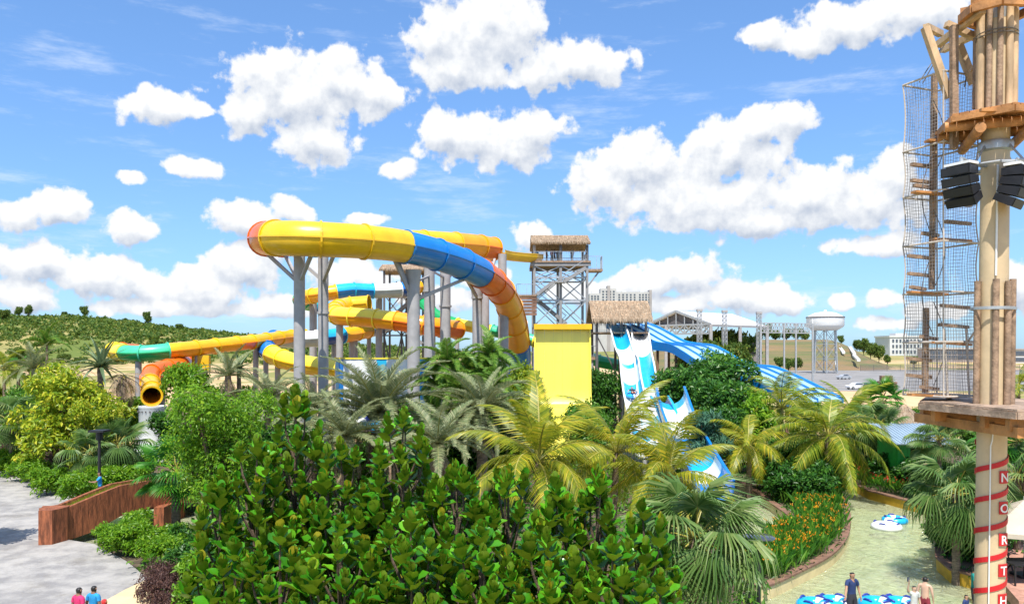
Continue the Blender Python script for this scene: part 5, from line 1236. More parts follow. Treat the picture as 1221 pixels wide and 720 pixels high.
for ch, py in zip('NORTH', (566,602,639,675,710)):
    zc = zq(py); hh = 7.3/F*DP; vs = []; n = 8; rr = PR*1.05
    for i in range(n+1):
        th = tc_-hw+2*hw*i/n
        for r, z in ((rr+.004,zc-hh),(rr+.022,zc-hh),(rr+.022,zc+hh),(rr+.004,zc+hh)): vs.append(onpole(th, z, r))
    t_ = MB().add(vs, [(i*4+j, (i+1)*4+j, (i+1)*4+(j+1)%4, i*4+(j+1)%4) for i in range(n) for j in range(4)]+[(0,1,2,3),(n*4+3,n*4+2,n*4+1,n*4)]).build('letter_tile', M['red_paint'], pole)
    v, f = text_mesh(ch); s_ = .245
    vv = [onpole(tc_+(x[0]*s_)/rr, zc-.36*s_+x[1]*s_, rr+.028) for x in v]
    MB().add(vv, f).build('letter', M['white_paint'], t_)
cd = [onpole(.06, zq(516), PR*1.1), onpole(.02, zq(524), PR*1.12), onpole(-.06, zq(530), PR*1.14), onpole(-.06, zb+.1, PR*1.16)]
MB().tube(cd, .013, 8).build('conduit', M['white_paint'], pole, True)
MB().tube([onpole(.15, zq(200), PR*1.04), onpole(.12, zq(330), PR*1.06)], .02, 8).build('conduit', M['white_paint'], pole, True)
for th in (-1.0, .12, .85, 1.45, 2.2, 3.14, -2.2):
    r = .062; c = onpole(th, 0, PR+.062); MB().tube([(c.x,c.y,zq(482)), (c.x,c.y,zq(333)-random.uniform(0,.06))], r, 10).build('timber_post', M['wood_grey'], pole, True)
MB().lathe((cxp,DP,0), [(PR+.12,zq(370)),(PR+.14,zq(369.5)),(PR+.14,zq(366.5)),(PR+.12,zq(366))], 32).build('strap', M['galv'], pole)
for k in range(10):
    th = k*2*math.pi/10+.2; c = onpole(th, 0, PR+.03); MB().tube([(c.x,c.y,zq(138)), (c.x,c.y,zq(4))], .055+.012*(k%3), 10).build('timber_post', M['wood_pale'] if k % 3 else M['wood_grey'], pole, True)
for py in (42, 46): MB().lathe((cxp,DP,0), [(PR+.10,zq(py)-.012),(PR+.115,zq(py)),(PR+.10,zq(py)+.012)], 28).build('cable', M['steel_dark'], pole)
MB().lathe((cxp,DP,0), [(PR*.95,zq(182)),(PR*1.16,zq(180)),(PR*1.2,zq(172)),(PR*1.16,zq(170)),(PR*.95,zq(170))], 32).build('collar', M['galv'], pole, True)
MB().lathe((cxp,DP,0), [(PR*.95,zq(26)),(PR*1.1,zq(-8)),(PR*1.06,zq(-20))], 32).build('cap_drum', M['galv'], pole, True)
# speaker ring
cx2 = cxp+.0127*13
rg = thing('speaker_ring', 'grey steel ring bracket clamped round the cream pole', 'bracket', (cx2, DP, zq(202)))
zr = zq(200); ring = [Vector((cx2+.62*math.cos(a), DP+.62*math.sin(a), zr)) for a in [k*2*math.pi/8+.39 for k in range(9)]]
for a, b in zip(ring, ring[1:]): MB().tube([a, b], .035, 8).build('ring_tube', M['galv'], rg)
for k in range(0, 8, 2):
    a = k*2*math.pi/8+.39; MB().tube([(cx2+PR*.9*math.cos(a), DP+PR*.9*math.sin(a), zr), ring[k]], .03, 8).build('spoke', M['galv'], rg); MB().tube([ring[k], (cx2+PR*1.1*math.cos(a), DP+PR*1.1*math.sin(a), zq(176))], .022, 6).build('stay', M['galv'], rg)
armL = at(1146, 189, 15.7); MB().tube([ring[4] if ring[4].x < cx2 else ring[5], armL], .04, 8).build('arm', M['galv'], rg); armR = at(1212, 190, 15.6)
MB().tube([min(ring, key=lambda v: (v-armR).length), armR], .04, 8).build('arm', M['galv'], rg)
def speaker(p, yaw, label, tilt):
    s = thing('loudspeaker', label, 'loudspeaker', p); z = -.06; ang = 0; pos = Vector((0,0,-.04))
    Rz = Matrix.Rotation(yaw, 3, 'Z')
    MB().bar(p, Vector(p)+Vector((0,0,-.14)), .05).build('shackle', M['galv'], s)
    MB().box(Vector(p)+Vector((0,0,-.12)), (.52,.30,.05), Rz).build('top_frame', M['white_paint'], s)
    pos = Vector((0,0,-.16))
    for k in range(4):
        a = R(3+8*k); Rx_ = Rz @ Matrix.Rotation(a, 3, 'X'); h = .185
        c = pos+Rx_ @ Vector((0, 0, -h/2))
        vs = [Rx_ @ Vector(v) for v in ((-.30,-.20,-h/2),(.30,-.20,-h/2),(.22,.20,-h/2+.02),(-.22,.20,-h/2+.02),(-.30,-.20,h/2-.008),(.30,-.20,h/2-.008),(.22,.20,h/2-.025),(-.22,.20,h/2-.025))]
        o = MB().add([Vector(p)+c+v for v in vs], [(3,2,1,0),(4,5,6,7),(0,1,5,4),(1,2,6,5),(2,3,7,6),(3,0,4,7)]).build('cabinet', M['black'], s)
        MB().box(Vector(p)+c+Rx_ @ Vector((0,-.208,0)), (.54,.014,h*.82), Rx_).build('grille', M['black'], o)
        pos = pos+Rx_ @ Vector((0,0,-h))
speaker(armL, R(-62), 'black curved line-array loudspeaker hanging left of the cream pole', .1)
speaker(armR, R(42), 'black curved line-array loudspeaker hanging right of the cream pole', .1)

# ---- timber decks
def plank_deck(root, poly, z, dirv, pw, th, mt, gap=.012):
    """cut a convex polygon into planks running along dirv"""
    dv = Vector(dirv).normalized(); nv = Vector((-dv.y, dv.x)); P = [Vector(p) for p in poly]
    ts = [p.dot(nv) for p in P]; t = min(ts); k = 0
    def clip(ps, n, c, keep):
        out = []
        for i in range(len(ps)):
            a, b = ps[i], ps[(i+1) % len(ps)]; da, db = (a.dot(n)-c)*keep, (b.dot(n)-c)*keep
            if da >= 0: out.append(a)
            if da*db < 0: out.append(a+(b-a)*(da/(da-db)))
        return out
    while t < max(ts)-.02:
        q = clip(clip(P, nv, t+gap/2, 1), nv, t+pw-gap/2, -1)
        if len(q) >= 3: dz = random.uniform(0,.008); MB().prism([(v.x, v.y) for v in q], z-th+dz, z+dz).build('plank', mt, root)
        t += pw
zd = CAMH-1.08
dk = thing('timber_deck', 'lower weathered timber deck with warm brown joists round the cream pole', 'deck', (9.9, 16.2, zd-.4))
pA = [(8.76,17.12),(9.27,14.62),(10.7,14.35),(12.0,16.2),(11.3,18.3),(9.6,18.5)]
plank_deck(dk, pA, zd, (1, .15), .145, .045, M['wood_plank'])
def edge(poly, i, off=0): return Vector((*poly[i], 0)), Vector((*poly[(i+1) % len(poly)], 0))
for i in range(len(pA)):
    a, b = edge(pA, i); MB().bar(a+Vector((0,0,zd-.115)), b+Vector((0,0,zd-.115)), .06, .13).build('fascia', M['wood_plank'], dk)
for (a, b) in (((8.98,17.0),(11.2,17.3)),((9.22,15.62),(11.9,16.0)),((9.30,14.95),(11.2,15.0)),((9.25,18.0),(11.2,18.1))): MB().bar((a[0],a[1],zd-.30), (b[0],b[1],zd-.30), .14, .24).build('joist', M['wood_warm'], dk)
for (a, b) in (((9.42,14.75),(9.25,18.2)),((10.05,14.6),(10.05,18.3))): MB().bar((a[0],a[1],zd-.44), (b[0],b[1],zd-.44), .13, .2).build('beam', M['wood_warm'], dk)
zu = zq(140)-.02; cu = (cx2+.02, DP)
du = thing('timber_deck', 'upper warm brown hexagonal timber deck high on the cream pole', 'deck', (cu[0], cu[1], zu-.4))
pU = [(cu[0]+1.08*math.cos(R(a)), cu[1]+1.08*math.sin(R(a))) for a in (195,255,315,15,75,135)]
plank_deck(du, pU, zu, (.3, 1), .16, .05, M['wood_warm'])
for i in range(6):
    a, b = edge(pU, i); MB().bar(a+Vector((0,0,zu-.10)), b+Vector((0,0,zu-.10)), .06, .12).build('fascia', M['wood_warm'], du)
for s in (-1, 1):
    c, dr_ = Vector((cu[0], cu[1], zu-.20)), Vector((math.cos(R(-20)), math.sin(R(-20)), 0)); pr = Vector((-dr_.y, dr_.x, 0))
    MB().tube([c+pr*s*.42-dr_*1.0, c+pr*s*.42+dr_*1.0], .10, 12).build('log_beam', M['wood_warm'], du, True)
    MB().tube([c+dr_*s*.45-pr*.95+Vector((0,0,-.19)), c+dr_*s*.45+pr*.95+Vector((0,0,-.19))], .10, 12).build('log_beam', M['wood_warm'], du, True)
for s in (-.9, -.3, .3, .9): c = Vector((cu[0], cu[1]+s*.9, zu-.08)); MB().bar(c-Vector((.8,0,0)), c+Vector((.8,0,0)), .09, .06).build('joist', M['wood_warm'], du)
# ---- top frame with hanging timbers
tf = thing('climbing_gantry', 'open timber frame at the pole top with slanting hanging beams', 'gantry', (cx2, DP, zq(30)))
def tb(a, b, w=.13, mt='wood_pale'): return MB().bar(at(*a), at(*b), w, w).build('beam', M[mt], tf)
zt = zq(16)
pT = [(cx2+.62*math.cos(R(a)), DP+.62*math.sin(R(a))) for a in (200,250,300,350,40,90,150)]
for i in range(len(pT)):
    a, b = edge(pT, i); MB().bar(a+Vector((0,0,zt)), b+Vector((0,0,zt)), .10, .16).build('beam', M['wood_warm'], tf); MB().bar((*pT[i], zt+.16), (cx2+(pT[i][0]-cx2)*.5, DP+(pT[i][1]-DP)*.5, zt+.16), .09, .12).build('rafter', M['wood_warm'], tf)
tb((1118,54,17.6),(1172,12,15.9)); tb((1124,60,18.0),(1178,34,16.6)); tb((1128,29,16.9),(1166,46,17.0)); tb((1155,13,16.2),(1176,24,16.4)); tb((1104,32,17.2),(1122,41,17.8), .12)
tb((1103,33,16.9),(1132,117,16.9), .14); tb((1137.5,31,16.7),(1137.5,178,16.7), .13, 'wood_grey'); tb((1143,54,17.0),(1161,100,17.0), .14); tb((1158,85,16.8),(1171,64,16.4), .05); tb((1165,45,16.6),(1164,130,16.6), .11, 'wood_grey')
for a, b in (((1096,98,17.0),(1122,58,17.5)),((1100,100,17.8),(1128,50,17.6)),((1160,2,16.2),(1174,-20,16.2)),((1150,104,17),(1152,92,17))): MB().tube([at(*a), at(*b)], .012, 5).build('stay_rope', M['steel_dark'], tf)

# ---- net climbing tower
DN = 17.5; nx_, ny_ = X(1121, DN), DN
nt_root = thing('net_tower', 'tall square net climbing tower with wooden rungs beside the cream pole', 'climbing tower', (nx_, ny_, Zp(474, DN)))
hs = .52; rot = R(22)
cor = [Vector((nx_+hs*math.sqrt(2)*math.cos(rot+R(45+90*k)), ny_+hs*math.sqrt(2)*math.sin(rot+R(45+90*k)), 0)) for k in range(4)]
rings = [97, 178, 233, 292, 350, 408, 471]; zs = [Zp(p, DN) for p in rings]
for z in zs:
    for k in range(4): a, b = cor[k]+Vector((0,0,z)), cor[(k+1)%4]+Vector((0,0,z)); MB().tube([a, b], .022, 7).build('ring_pole', M['rope'], nt_root)
def bulge(z):   # the net is drawn in between the rings
    for a, b in zip(zs, zs[1:]):
        if b <= z <= a: t = (z-b)/(a-b); return 1-.07*math.sin(math.pi*t)
    return 1
c0 = Vector((nx_, ny_, 0)); zz = []; z = zs[0]
while z > zs[-1]: zz.append(z); z -= .075
zz.append(zs[-1]); m = MB()
for k in range(4):
    for i in range(14):
        b = cor[k].lerp(cor[(k+1)%4], i/14); pts = [c0+(b-c0)*bulge(z)+Vector((0,0,z)) for z in zz[::3]+[zz[-1]]]
        m.tube(pts, .0040, 3, False)
    for z in zz: a, b = (c0+(cor[q]-c0)*bulge(z)+Vector((0,0,z)) for q in (k, (k+1)%4)); m.tube([a, b], .0034, 3, False)
m.build('net', M['net'], nt_root)
for k in range(4): MB().tube([c0+(cor[k]-c0)*bulge(z)+Vector((0,0,z)) for z in zz[::3]+[zz[-1]]], .017, 6).build('corner_rope', M['rope'], nt_root)
def nb(px0, py0, px1, py1, d0=DN, d1=DN, w=.09, h=.07, mt='wood_grey', nm='rung'): return MB().bar(at(px0,py0,d0), at(px1,py1,d1), w, h).build(nm, M[mt], nt_root)
nb(1114,88,1111,345,17.4,17.4,.10,.10,'wood_grey','centre_post'); nb(1104,367,1103,468,17.4,17.4,.10,.10,'wood_grey','centre_post')
for (a, b, y) in ((1087,1112,197),(1087,1112,216),(1128,1158,243),(1127,1157,265),(1083,1111,306),(1083,1111,327),(1122,1155,365),(1120,1154,388),(1082,1110,428),(1082,1110,448),(1090,1112,222),(1100,1118,279),(1086,1103,343),(1098,1117,402),(1098,1118,462)):
    nb(a, y-1, b, y+2, 17.3, 17.5)
for (a, b, y, dpt) in ((1105,1158,168,.75),(1089,1130,229,.6),(1112,1156,285,.6),(1084,1128,348,.6),(1110,1156,408,.5),(1084,1140,470,.6)):
    for j in range(3): nb(a, y, b, y+3, 17.1+j*.22, 17.2+j*.22, .19, .045, 'wood_plank' if j else 'wood_warm', 'platform_board')
for px in (1126, 1152): nb(px, 392, px+4, 474, 17.0, 17.0, .03, .03, 'rope', 'rope')
for (y0, y1, s) in ((120,210,1),(182,285,-1),(250,345,1),(300,400,-1),(360,460,1)):
    pts = [at(1113+s*14*math.sin(math.pi*t)*(1 if t > 0 else 1), y0+(y1-y0)*t, 17.3) for t in [q/10 for q in range(11)]]; MB().tube(pts, .01, 5).build('hanging_rope', M['steel_dark'], nt_root)
MB().tube([at(1152,410,17.2), at(1166,390,16.5)], .022, 6).build('tie_bar', M['galv'], nt_root)
MB().tube([at(1138,178,16.75), at(1121,178,17.2)], .02, 6).build('tie_bar', M['galv'], nt_root)
# two upright ropes carry the tower down to the deck behind
MB().bar((nx_+.3, ny_+.2, zs[-1]), (nx_+.3, ny_+.2, zd-.05), .08).build('foot_post', M['wood_grey'], nt_root)

# ------------------------------------------------------------------ brown planter bridge
br = thing('footbridge', 'arched brown footbridge with grass-topped parapet over the river', 'bridge', (-19, 38, .2))
AX = [(-20.45,35.3,1.72,.25),(-20.0,36.0,1.75,.25),(-19.4,37.1,2.05,.42),(-18.8,38.3,2.32,.86),(-18.1,39.7,2.32,.95),(-17.4,41.1,2.25,.95),(-16.5,42.9,1.95,.6),(-15.9,44.2,1.6,-.45)]
pv = Vector((-.89,.45,0))
def beam_run(o0, o1, top, bot, name, mt, inset=0):
    vs = []
    for (x, y, zt_, zb_) in AX:
        b = Vector((x, y, 0))
        for o, z in ((o0, bot(zt_,zb_)), (o1, bot(zt_,zb_)), (o1, top(zt_,zb_)), (o0, top(zt_,zb_))): v = b+pv*o; vs.append((v.x, v.y, z))
    n = len(AX)-1
    return MB().add(vs, [(i*4+j, (i+1)*4+j, (i+1)*4+(j+1)%4, i*4+(j+1)%4) for i in range(n) for j in range(4)]+[(0,1,2,3),(n*4+3,n*4+2,n*4+1,n*4)]).build(name, mt, br)
beam_run(0, .16, lambda t, b: t, lambda t, b: b, 'parapet_face', M['bridge']); beam_run(.64, .82, lambda t, b: t+.04, lambda t, b: b, 'parapet_face', M['bridge'])
beam_run(.16, .64, lambda t, b: t-.14, lambda t, b: b+.02, 'planter_soil', M['soil'])
beam_run(.82, 3.2, lambda t, b: t-1.415, lambda t, b: min(b+.02, t-1.6), 'walkway', M['paving'])
MB().prism([(-20.72,34.85),(-20.18,34.95),(-19.95,35.75),(-20.05,36.15),(-21.2,36.0)][::1], .25, 1.80).build('end_block', M['bridge'], br)
m = MB(); random.seed(4)
for k in range(2600):
    i = random.randrange(len(AX)-2); t = random.random(); a, b = AX[i], AX[i+1]; o = random.uniform(.17,.63)
    p = Vector((a[0]+(b[0]-a[0])*t, a[1]+(b[1]-a[1])*t, a[2]+(b[2]-a[2])*t-.16))+pv*o; s = rdir(); s.z = 0; l = random.uniform(.1,.26)
    m.add([p-s*.01, p+s*.01, p+Vector((random.uniform(-.06,.06), random.uniform(-.06,.06), l))], [(0,1,2)])
g_ = m.build('planter_grass', M['lf_lime'], br, kind='stuff')
MB().box((-17.6, 41.0, .2), (.5, 2.6, 1.6)).build('pier', M['bridge'], br)

# ------------------------------------------------------------------ hut, shelter, parasol, lamp, bins
M['hut_green'] = mat('green_boards', (.025,.36,.045), .6, .15, 2); M['hut_roof'] = mat('blue_grey_sheet', (.27,.36,.45), .4, .1, 1, coat=.2); M['canvas'] = mat('cream_canvas', (.50,.43,.34), .85, .06, 2)
dh = 48; hx0, hx1 = X(1070,dh), X(1124,dh)
hut = thing('green_hut', 'green boarded kiosk with a blue-grey sheet roof among the fan palms', 'kiosk', ((hx0+hx1)/2, dh, .4))
zt_ = Zp(526,dh)
nb_ = 14
for k in range(nb_):
    a = hx0+(hx1-hx0)*k/nb_; b = a+(hx1-hx0)/nb_-.015; op = 4 <= k <= 8
    MB().box(((a+b)/2, dh, (.4+(Zp(552,dh) if op else zt_))/2), (b-a, .08, (Zp(552,dh) if op else zt_)-.4)).build('board', M['hut_green'], hut)
    if op: MB().box(((a+b)/2, dh, (Zp(534,dh)+zt_)/2), (b-a, .08, zt_-Zp(534,dh))).build('board', M['hut_green'], hut)
for xx in (hx0, hx1): MB().box((xx, dh+1.3, (.4+zt_)/2), (.08, 2.5, zt_-.4)).build('side_wall', M['hut_green'], hut)
MB().box(((hx0+hx1)/2, dh+2.6, (.4+zt_)/2), (hx1-hx0, .08, zt_-.4)).build('back_wall', M['hut_green'], hut)
MB().box((hx0+(hx1-hx0)*6.5/14, dh-.2, Zp(552,dh)), ((hx1-hx0)*5.2/14, .5, .07)).build('counter', M['wood_grey'], hut)
MB().box((hx0+(hx1-hx0)*6.5/14, dh+1.2, Zp(545,dh)), ((hx1-hx0)*5/14, .3, .9)).build('shelf', M['black'], hut)
quad_slab('roof', (hx0-.5,dh-.9,zt_-.1), (hx1+.4,dh-.9,zt_-.1), (hx1+.4,dh+2.9,zt_+.75), (hx0-.5,dh+2.9,zt_+.75), .06, M['hut_roof'], hut)
for k in range(16): x = hx0-.4+k*(hx1-hx0+.7)/15; MB().bar((x,dh-.9,zt_-.02), (x,dh+2.9,zt_+.83), .05, .04).build('roof_rib', M['hut_roof'], hut)
dsx = 57; sx_ = X(1078,dsx)
sh = thing('thatched_shelter', 'round thatched shelter roof rising behind the green kiosk', 'shelter', (sx_, dsx, .3)); za_, ze_ = Zp(482,dsx), Zp(516,dsx)
o = MB().lathe((sx_,dsx,0), [(.06,za_),(.9,za_-.75),(2.3,ze_+.05),(2.35,ze_-.12),(2.2,ze_-.1)], 28).build('roof', M['thatch'], sh, True); m = MB(); random.seed(3)
for k in range(2400):
    a = random.uniform(0, 2*math.pi); t = random.random()**.6; r = .1+2.25*t; z = za_-.05+(ze_-za_)*t; dr_ = Vector((math.cos(a), math.sin(a), 0)); s = Vector((-dr_.y, dr_.x, 0))*.03
    p = Vector((sx_,dsx,z+.08))+dr_*r; q = p+(dr_*1.1+Vector((0,0,-1.0)))*random.uniform(.25,.5); m.add([p-s, p+s, q], [(0,1,2)])
m.build('straw', M['straw'], o, kind='stuff')
for k in range(4): a = k*math.pi/2+.6; MB().tube([(sx_+1.7*math.cos(a), dsx+1.7*math.sin(a), .3), (sx_+1.7*math.cos(a), dsx+1.7*math.sin(a), ze_+.5)], .09, 8).build('post', M['wood_grey'], sh)
dpz = 29; ux = X(1222,dpz)
um = thing('parasol', 'large square cream parasol on the terrace behind the striped pole', 'parasol', (ux, dpz, .6)); ze_, za_ = Zp(627,dpz), Zp(595,dpz)
cs = [Vector((ux+2.15*math.cos(R(a)), dpz+2.15*math.sin(R(a)), ze_)) for a in (208,298,28,118)]
for k in range(4):
    a, b = cs[k], cs[(k+1)%4]; ap_ = Vector((ux,dpz,za_)); mdp = (a+b)/2
    MB().add([a, mdp+Vector((0,0,-.03)), b, ap_, a+Vector((0,0,-.16)), mdp+Vector((0,0,-.2)), b+Vector((0,0,-.16))], [(0,1,3),(1,2,3),(0,4,5,1),(1,5,6,2)]).build('canopy_panel', M['canvas'], um)
    MB().tube([a+Vector((0,0,-.03)), ap_+Vector((0,0,-.06))], .02, 6).build('rib', M['white_paint'], um)
MB().tube([(ux,dpz,.6), (ux,dpz,za_+.1)], .04, 10).build('pole', M['white_paint'], um)
bx_ = gr(1207, 690, .6)
MB().box((ux, dpz, .65), (.7,.7,.09)).build('base', M['black'], um)
tbx = gr(1216, 694, .6)
tbl = thing('cafe_table', 'dark square table under the cream parasol', 'table', (tbx.x, tbx.y, .6)); MB().box((tbx.x,tbx.y,1.33), (1.0,1.0,.05)).build('table_top', M['black'], tbl)
for a in (-1,1):
    for b in (-1,1): MB().bar((tbx.x+a*.44,tbx.y+b*.44,.6), (tbx.x+a*.44,tbx.y+b*.44,1.31), .05).build('leg', M['black'], tbl)
chp = gr(1209, 684, .6)
chr_ = thing('cafe_chair', 'dark slatted folding chair beside the dark table', 'chair', (chp.x-.15, chp.y+.3, .6)); q = Vector((chp.x-.15, chp.y+.3, .6))
for k in range(4): MB().box(q+Vector((0,-.18+.12*k,.45)), (.42,.1,.03)).build('seat_slat', M['wood_grey'], chr_)
for k in range(4): MB().box(q+Vector((0,.25+.03*k,.58+.1*k)), (.42,.03,.08)).build('back_slat', M['wood_grey'], chr_)
for a in (-.2,.2): MB().bar(q+Vector((a,-.22,0)), q+Vector((a,.37,.95)), .04).build('leg', M['black'], chr_); MB().bar(q+Vector((a,.25,0)), q+Vector((a,-.2,.45)), .04).build('leg', M['black'], chr_)
lp = Vector((X(118.5,43), 43, .3))
lm = thing('lamp_post', 'black garden lamp post with flat square top beside the bridge', 'lamp post', lp); zl_ = Zp(514,43)
MB().tube([lp, (lp.x,lp.y,zl_-.1)], [.09,.07], 12).build('post', M['black'], lm, True); MB().box((lp.x,lp.y,zl_+.02), (.82,.82,.1)).build('lamp_hood', M['black'], lm); MB().lathe((lp.x,lp.y,0), [(.07,zl_-.5),(.17,zl_-.46),(.17,zl_-.06),(.2,zl_-.03)], 14).build('lamp_body', M['black'], lm)
MB().tube([lp, (lp.x,lp.y,.55)], .15, 12).build('base', M['black'], lm)
d2 = 26.2; q = Vector((X(905,d2), d2, .3))   # flat dark disc light by the river
ld = thing('bollard_light', 'low post with flat dark round hood at the edge of the river', 'garden light', q); z_ = Zp(640,d2)
MB().tube([q, (q.x,q.y,z_-.02)], .06, 10).build('post', M['black'], ld); MB().lathe((q.x,q.y,0), [(.06,z_-.08),(.50,z_-.03),(.52,z_),(.46,z_+.04),(.02,z_+.06)], 24).build('hood', M['car_dark'], ld, True)
# ------------------------------------------------------------------ people
def cloth(n, c): M[n] = mat('cloth_'+n, c, .85, .12, 8, .2, 40); return M[n]
for n, c in dict(navy=(.02,.04,.13), pink=(.60,.03,.14), sky=(.02,.28,.62), teal=(.01,.26,.22), red=(.55,.03,.03), dark=(.03,.03,.04), maroon=(.28,.03,.05), blue=(.04,.10,.40), pale=(.55,.55,.52), black=(.02,.02,.025)).items(): cloth(n, c)
M['skin_a'] = mat('skin_tan', (.42,.23,.14), .55, .06, 10); M['skin_b'] = mat('skin_light', (.60,.38,.27), .55, .05, 10); M['skin_c'] = mat('skin_brown', (.28,.15,.09), .55, .06, 10)
M['hair'] = mat('black_hair', (.012,.010,.009), .5, .3, 30); M['eye'] = mat('eye_dark', (.02,.015,.01), .2)
def person(label, x, y, z, rz, h=1.72, skin='skin_a', top=None, bottom='dark', hair='hair', pose=None, group=None, sleeve=True, long=False, cap=None):
    J = dict(pelvis=(0,0,.93), waist=(0,.01,1.08), chest=(0,.0,1.27), collar=(0,.015,1.42), neck=(0,.01,1.49), jaw=(0,-.015,1.545), face=(0,-.01,1.62), crown=(0,0,1.69))
    for s, n in ((-1,'r'),(1,'l')):
        J.update({n+'sho':(s*.175,.01,1.41), n+'elb':(s*.235,.03,1.14), n+'wri':(s*.25,-.04,.90), n+'hip':(s*.09,0,.88), n+'kne':(s*.10,-.01,.49), n+'ank':(s*.10,.02,.08), n+'toe':(s*.115,-.13,.035)})
    if pose: J.update(pose)
    Rr = dict(pelvis=.125, waist=.115, chest=.135, collar=.085, neck=.055, jaw=.072, face=.088, crown=.065)
    for n in 'rl': Rr.update({n+'sho':.062, n+'elb':.042, n+'wri':.030, n+'hip':.092, n+'kne':.058, n+'ank':.040, n+'toe':.035})
    E = [('pelvis','waist'),('waist','chest'),('chest','collar'),('collar','neck'),('neck','jaw'),('jaw','face'),('face','crown')]
    for n in 'rl': E += [('collar',n+'sho'),(n+'sho',n+'elb'),(n+'elb',n+'wri'),('pelvis',n+'hip'),(n+'hip',n+'kne'),(n+'kne',n+'ank'),(n+'ank',n+'toe')]
    for n, s in (('r',-1),('l',1)):   # palm, thumb and four fingers
        e, w = Vector(J[n+'elb']), Vector(J[n+'wri']); t = (w-e).normalized(); sd = t.cross(Vector((0,1,0))); sd = sd.normalized() if sd.length > .1 else Vector((1,0,0)); ft_ = sd.cross(t)
        J[n+'palm'] = tuple(w+t*.075); Rr[n+'palm'] = .028; E.append((n+'wri', n+'palm'))
        for k in range(4):
            o = ft_*(k-1.5)*.021; l = (.055,.068,.072,.058)[k]
            J[f'{n}f{k}a'] = tuple(w+t*.105+o); J[f'{n}f{k}b'] = tuple(w+t*(.105+l)+o*1.1+sd*s*-.018); Rr[f'{n}f{k}a'] = .010; Rr[f'{n}f{k}b'] = .008; E += [(n+'palm', f'{n}f{k}a'), (f'{n}f{k}a', f'{n}f{k}b')]
        J[n+'th'] = tuple(w+t*.08-ft_*.05); Rr[n+'th'] = .011; E.append((n+'wri', n+'th'))
    names = list(J); idx = {n: i for i, n in enumerate(names)}
    me = bpy.data.meshes.new('body'); me.from_pydata([J[n] for n in names], [(idx[a], idx[b]) for a, b in E], [])
    o = bpy.data.objects.new('body', me); col.objects.link(o)
    md = o.modifiers.new('skin', 'SKIN'); md.use_smooth_shade = True; md.branch_smoothing = .4
    if not me.skin_vertices: return None
    for n in names:
        v = me.skin_vertices[0].data[idx[n]]; r = Rr[n]; v.radius = (r*(1.25 if n in ('pelvis','waist','chest') else 1.0), r*(.82 if n in ('pelvis','waist','chest') else 1.0)); v.use_root = n == 'pelvis'
    o.modifiers.new('sub', 'SUBSURF').levels = 1
    dg = bpy.context.evaluated_depsgraph_get(); ev = bpy.data.meshes.new_from_object(o.evaluated_get(dg)); bpy.data.objects.remove(o)
    # push out a nose
    for v in ev.vertices:
        f = Vector(J['face']); dlt = v.co-f
        if dlt.y < -.05 and abs(dlt.x) < .02 and -.04 < dlt.z < .01: v.co.y -= .018
    ev.materials.clear(); ev.materials.append(M[skin]); ev.polygons.foreach_set('use_smooth', [True]*len(ev.polygons))
    t = thing('person', label, 'person', (x, y, z), group); t.rotation_euler.z = rz; k = h/1.72; t.scale = (k, k, k)
    b = link_mesh('body', ev, t)
    segs = [(a, c, Vector(J[a]), Vector(J[c])) for a, c in E]
    def near(p):
        best = None
        for a, c, A_, B_ in segs:
            ab = B_-A_; u = max(0, min(1, (p-A_).dot(ab)/max(1e-6, ab.length_squared))); dd = (p-A_-ab*u).length-.02
            if best is None or dd < best[0]: best = (dd, a, c, u)
        return best
    lab = [near(pg.center) for pg in ev.polygons]
    def garment(name, test, mt, push):
        vm = {}; vs = []; fs = []
        for pg, nb_ in zip(ev.polygons, lab):
            if not test(pg.center, nb_): continue
            f = []
            for i in pg.vertices:
                if i not in vm: v = ev.vertices[i]; vm[i] = len(vs); vs.append(v.co+v.normal*push)
                f.append(vm[i])
            fs.append(f)
        if fs: ob = link_mesh(name, MB().add(vs, fs).mesh(name, M[mt], 'all'), t)
    tor = {'waist','chest','collar'}
    if top: garment('shirt', lambda p, q: (q[2] in tor and q[1] in tor | {'pelvis'}) or q[2].endswith('sho') or (sleeve and q[2].endswith('elb') and q[3] < (.95 if long else .62)), top, .014)
    if bottom: garment('shorts', lambda p, q: (q[1] == 'pelvis' and q[2] != 'waist') or (q[1] == 'pelvis' and q[3] < .45) or (q[2].endswith('kne') and (q[3] < .9 or long)) or (long and q[2].endswith('ank')), bottom, .018)
    f = Vector(J['face'])
    garment('hair' if not cap else 'headscarf', lambda p, q: q[2] in ('face','crown') and ((p.z > f.z+.035) or (p.y > f.y+.02 and p.z > f.z-.06)) or (cap and q[1] in ('neck','jaw') and p.y > -.05), cap or hair, .012)
    for s in (-1, 1):
        MB().lathe((0,0,0), [(.001,-.008),(.008,-.004),(.009,.003),(.001,.008)], 6).mesh('x', None)
        e_ = link_mesh('eye', EYE, t, (f.x+s*.032, f.y-.083, f.z+.005)); link_mesh('ear', EAR, t, (f.x+s*.088, f.y+.01, f.z-.005), scale=(s,1,1))
    link_mesh('mouth', MOUTH, t, (f.x, f.y-.076, f.z-.055))
    return t
EYE = MB().lathe((0,0,0), [(.001,-.008),(.009,-.004),(.010,.003),(.001,.008)], 8).mesh('eye', M['eye'], True)
EAR = MB().lathe((0,0,0), [(.001,-.03),(.012,-.018),(.016,.012),(.010,.028),(.001,.034)], 8).mesh('ear', M['skin_a'], True)
MOUTH = MB().box((0,0,0), (.04,.012,.010)).mesh('mouth', M['maroon'])
def head_d(py, ztop): return (CAMH-ztop)*F/(py-HY)
zf_ = -.45
